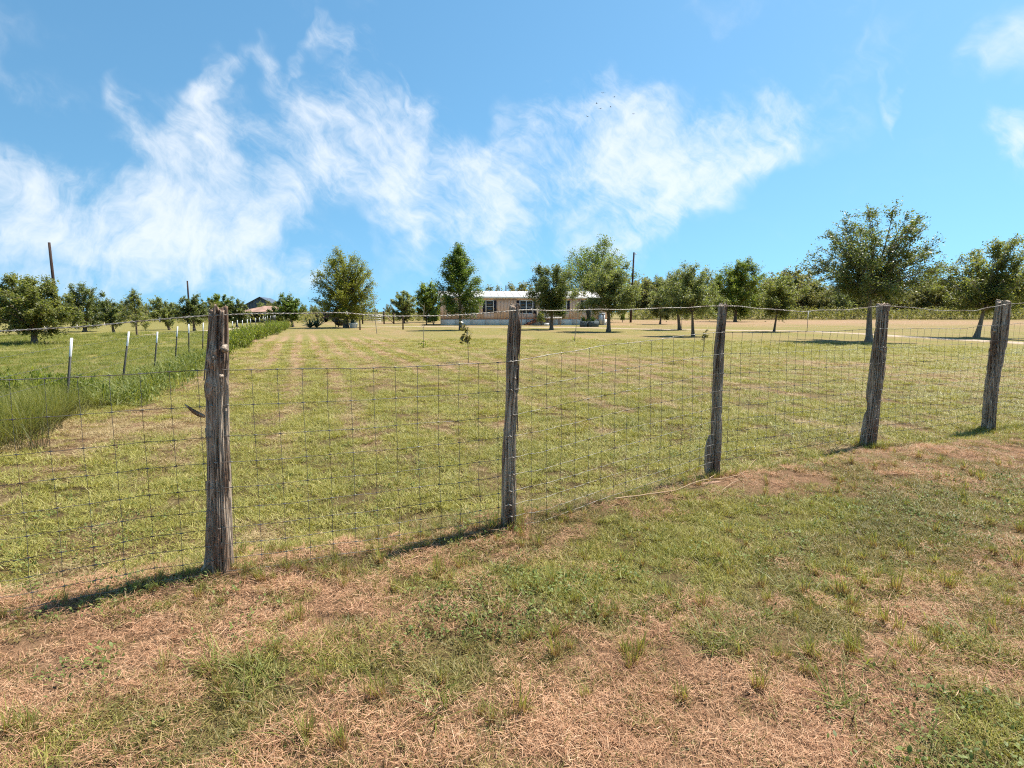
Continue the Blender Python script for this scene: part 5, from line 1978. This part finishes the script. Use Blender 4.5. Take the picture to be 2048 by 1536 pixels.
    x, y = sample(rng, 16, 1.4, 7)
    k = (fence_d(x, y) > 0) & (dry_field(x, y) < .55)
    add(x[k], y[k], 'weed', .5, 1.0)
    x, y = sample(rng, 9, 1.4, 9)
    k = fence_d(x, y) > -.1
    add(x[k], y[k], 'stalk', .5, 1.0)
    # uncut grass around the feet of the posts
    for p in POSTS:
        n = 26
        q = p['base'][:2] + rng.normal(size=(n, 2)) * .16
        add(q[:, 0], q[:, 1], 'bunch', .6, 1.1)
        q = p['base'][:2] + rng.normal(size=(10, 2)) * .12
        add(q[:, 0], q[:, 1], 'stalk', .6, 1.1)
    ss = rng.uniform(FS[0], FS[-1], 420)
    q = fence_xy(ss) + rng.normal(size=(420, 2)) * .06
    add(q[:, 0], q[:, 1], 'bunch', .35, .8)
    scatter('verge_weeds', on(np.concatenate(X), np.concatenate(Y)), np.concatenate(I), np.concatenate(S), rng,
            'upright cut tufts, runners and broad-leaf weeds scattered over the near verge', 'weeds')
    # -- lawn beyond the fence
    X, Y, I, S = [], [], [], []
    for dens, a, b, sc in ((72, 2.4, 7, .9), (42, 7, 12, 1.1), (17, 12, 20, 1.4), (7.5, 20, 34, 1.8)):
        x, y = sample(rng, dens, a, b)
        k = (fence_d(x, y) < -.05) & (qline(x, y) > -.1)
        x, y = x[k], y[k]
        dr = dry_field(x, y) + rng.normal(size=len(x)) * .12
        g = dr < .47
        zs = .8 if a < 12 else .6
        add(x[g], y[g], 'lawn', .75 * sc, 1.25 * sc, zs)
        add(x[~g], y[~g], 'lawndry', .7 * sc, 1.1 * sc, zs * .8)
    x, y = sample(rng, 16, 3, 9)
    k = (fence_d(x, y) < -.1) & (dry_field(x, y) < .3)
    add(x[k], y[k], 'weed', .8, 1.4)
    scatter('lawn_grass', on(np.concatenate(X), np.concatenate(Y)), np.concatenate(I), np.concatenate(S), rng,
            'mown yellow-green lawn grass behind the wire fence', 'grass')
    # -- paddock and tall grass along the T-posts
    X, Y, I, S = [], [], [], []
    for dens, a, b, sc in ((16, 6, 16, .9), (7, 16, 30, 1.2), (2.5, 30, 52, 1.6)):
        x, y = sample(rng, dens, a, b)
        k = (qline(x, y) < .05) & (fence_d(x, y) < -.3)
        add(x[k], y[k], 'paddock', .7 * sc, 1.2 * sc)
    scatter('paddock_grass', on(np.concatenate(X), np.concatenate(Y)), np.concatenate(I), np.concatenate(S), rng,
            'lush green paddock grass beyond the white-topped steel posts', 'grass')
    X, Y, I, S = [], [], [], []
    n = 1500
    yy = rng.uniform(6.0, 24, n)
    q = rng.normal(size=n) * .30 + .10
    hgt = fbm(yy * .5, q * 0, 95, 3)
    near = np.clip((10.4 - yy) / 1.2, 0, 1)
    keep = (rng.random(n) < .16 + .84 * near + .25 * (hgt > .5)) & (fence_d(TX0 + TK * yy + q, yy) < -.4)
    yy, q, near = yy[keep], q[keep], near[keep]
    x = TX0 + TK * yy + q - near * .35
    s0 = .20 + .60 * near + rng.uniform(0, .22, len(x))
    X.append(x); Y.append(yy)
    I.append(pick(rng, 'tall', len(x)))
    S.append(np.stack([s0, s0, s0 * rng.uniform(.7, 1.1, len(x))], -1))
    q2 = rng.normal(size=500) * .35 + .35
    y2 = rng.uniform(9.5, 20, 500)
    add(TX0 + TK * y2 + q2, y2, 'crab', 1.3, 2.6, 1.6)
    add(TX0 + TK * y2 + q2 + .1, y2 + .2, 'weed', 1.6, 3.0, 2.4)
    scatter('tall_grass', on(np.concatenate(X), np.concatenate(Y)), np.concatenate(I), np.concatenate(S), rng,
            'tall uncut green grass growing along the side fence', 'grass')


make_grass()
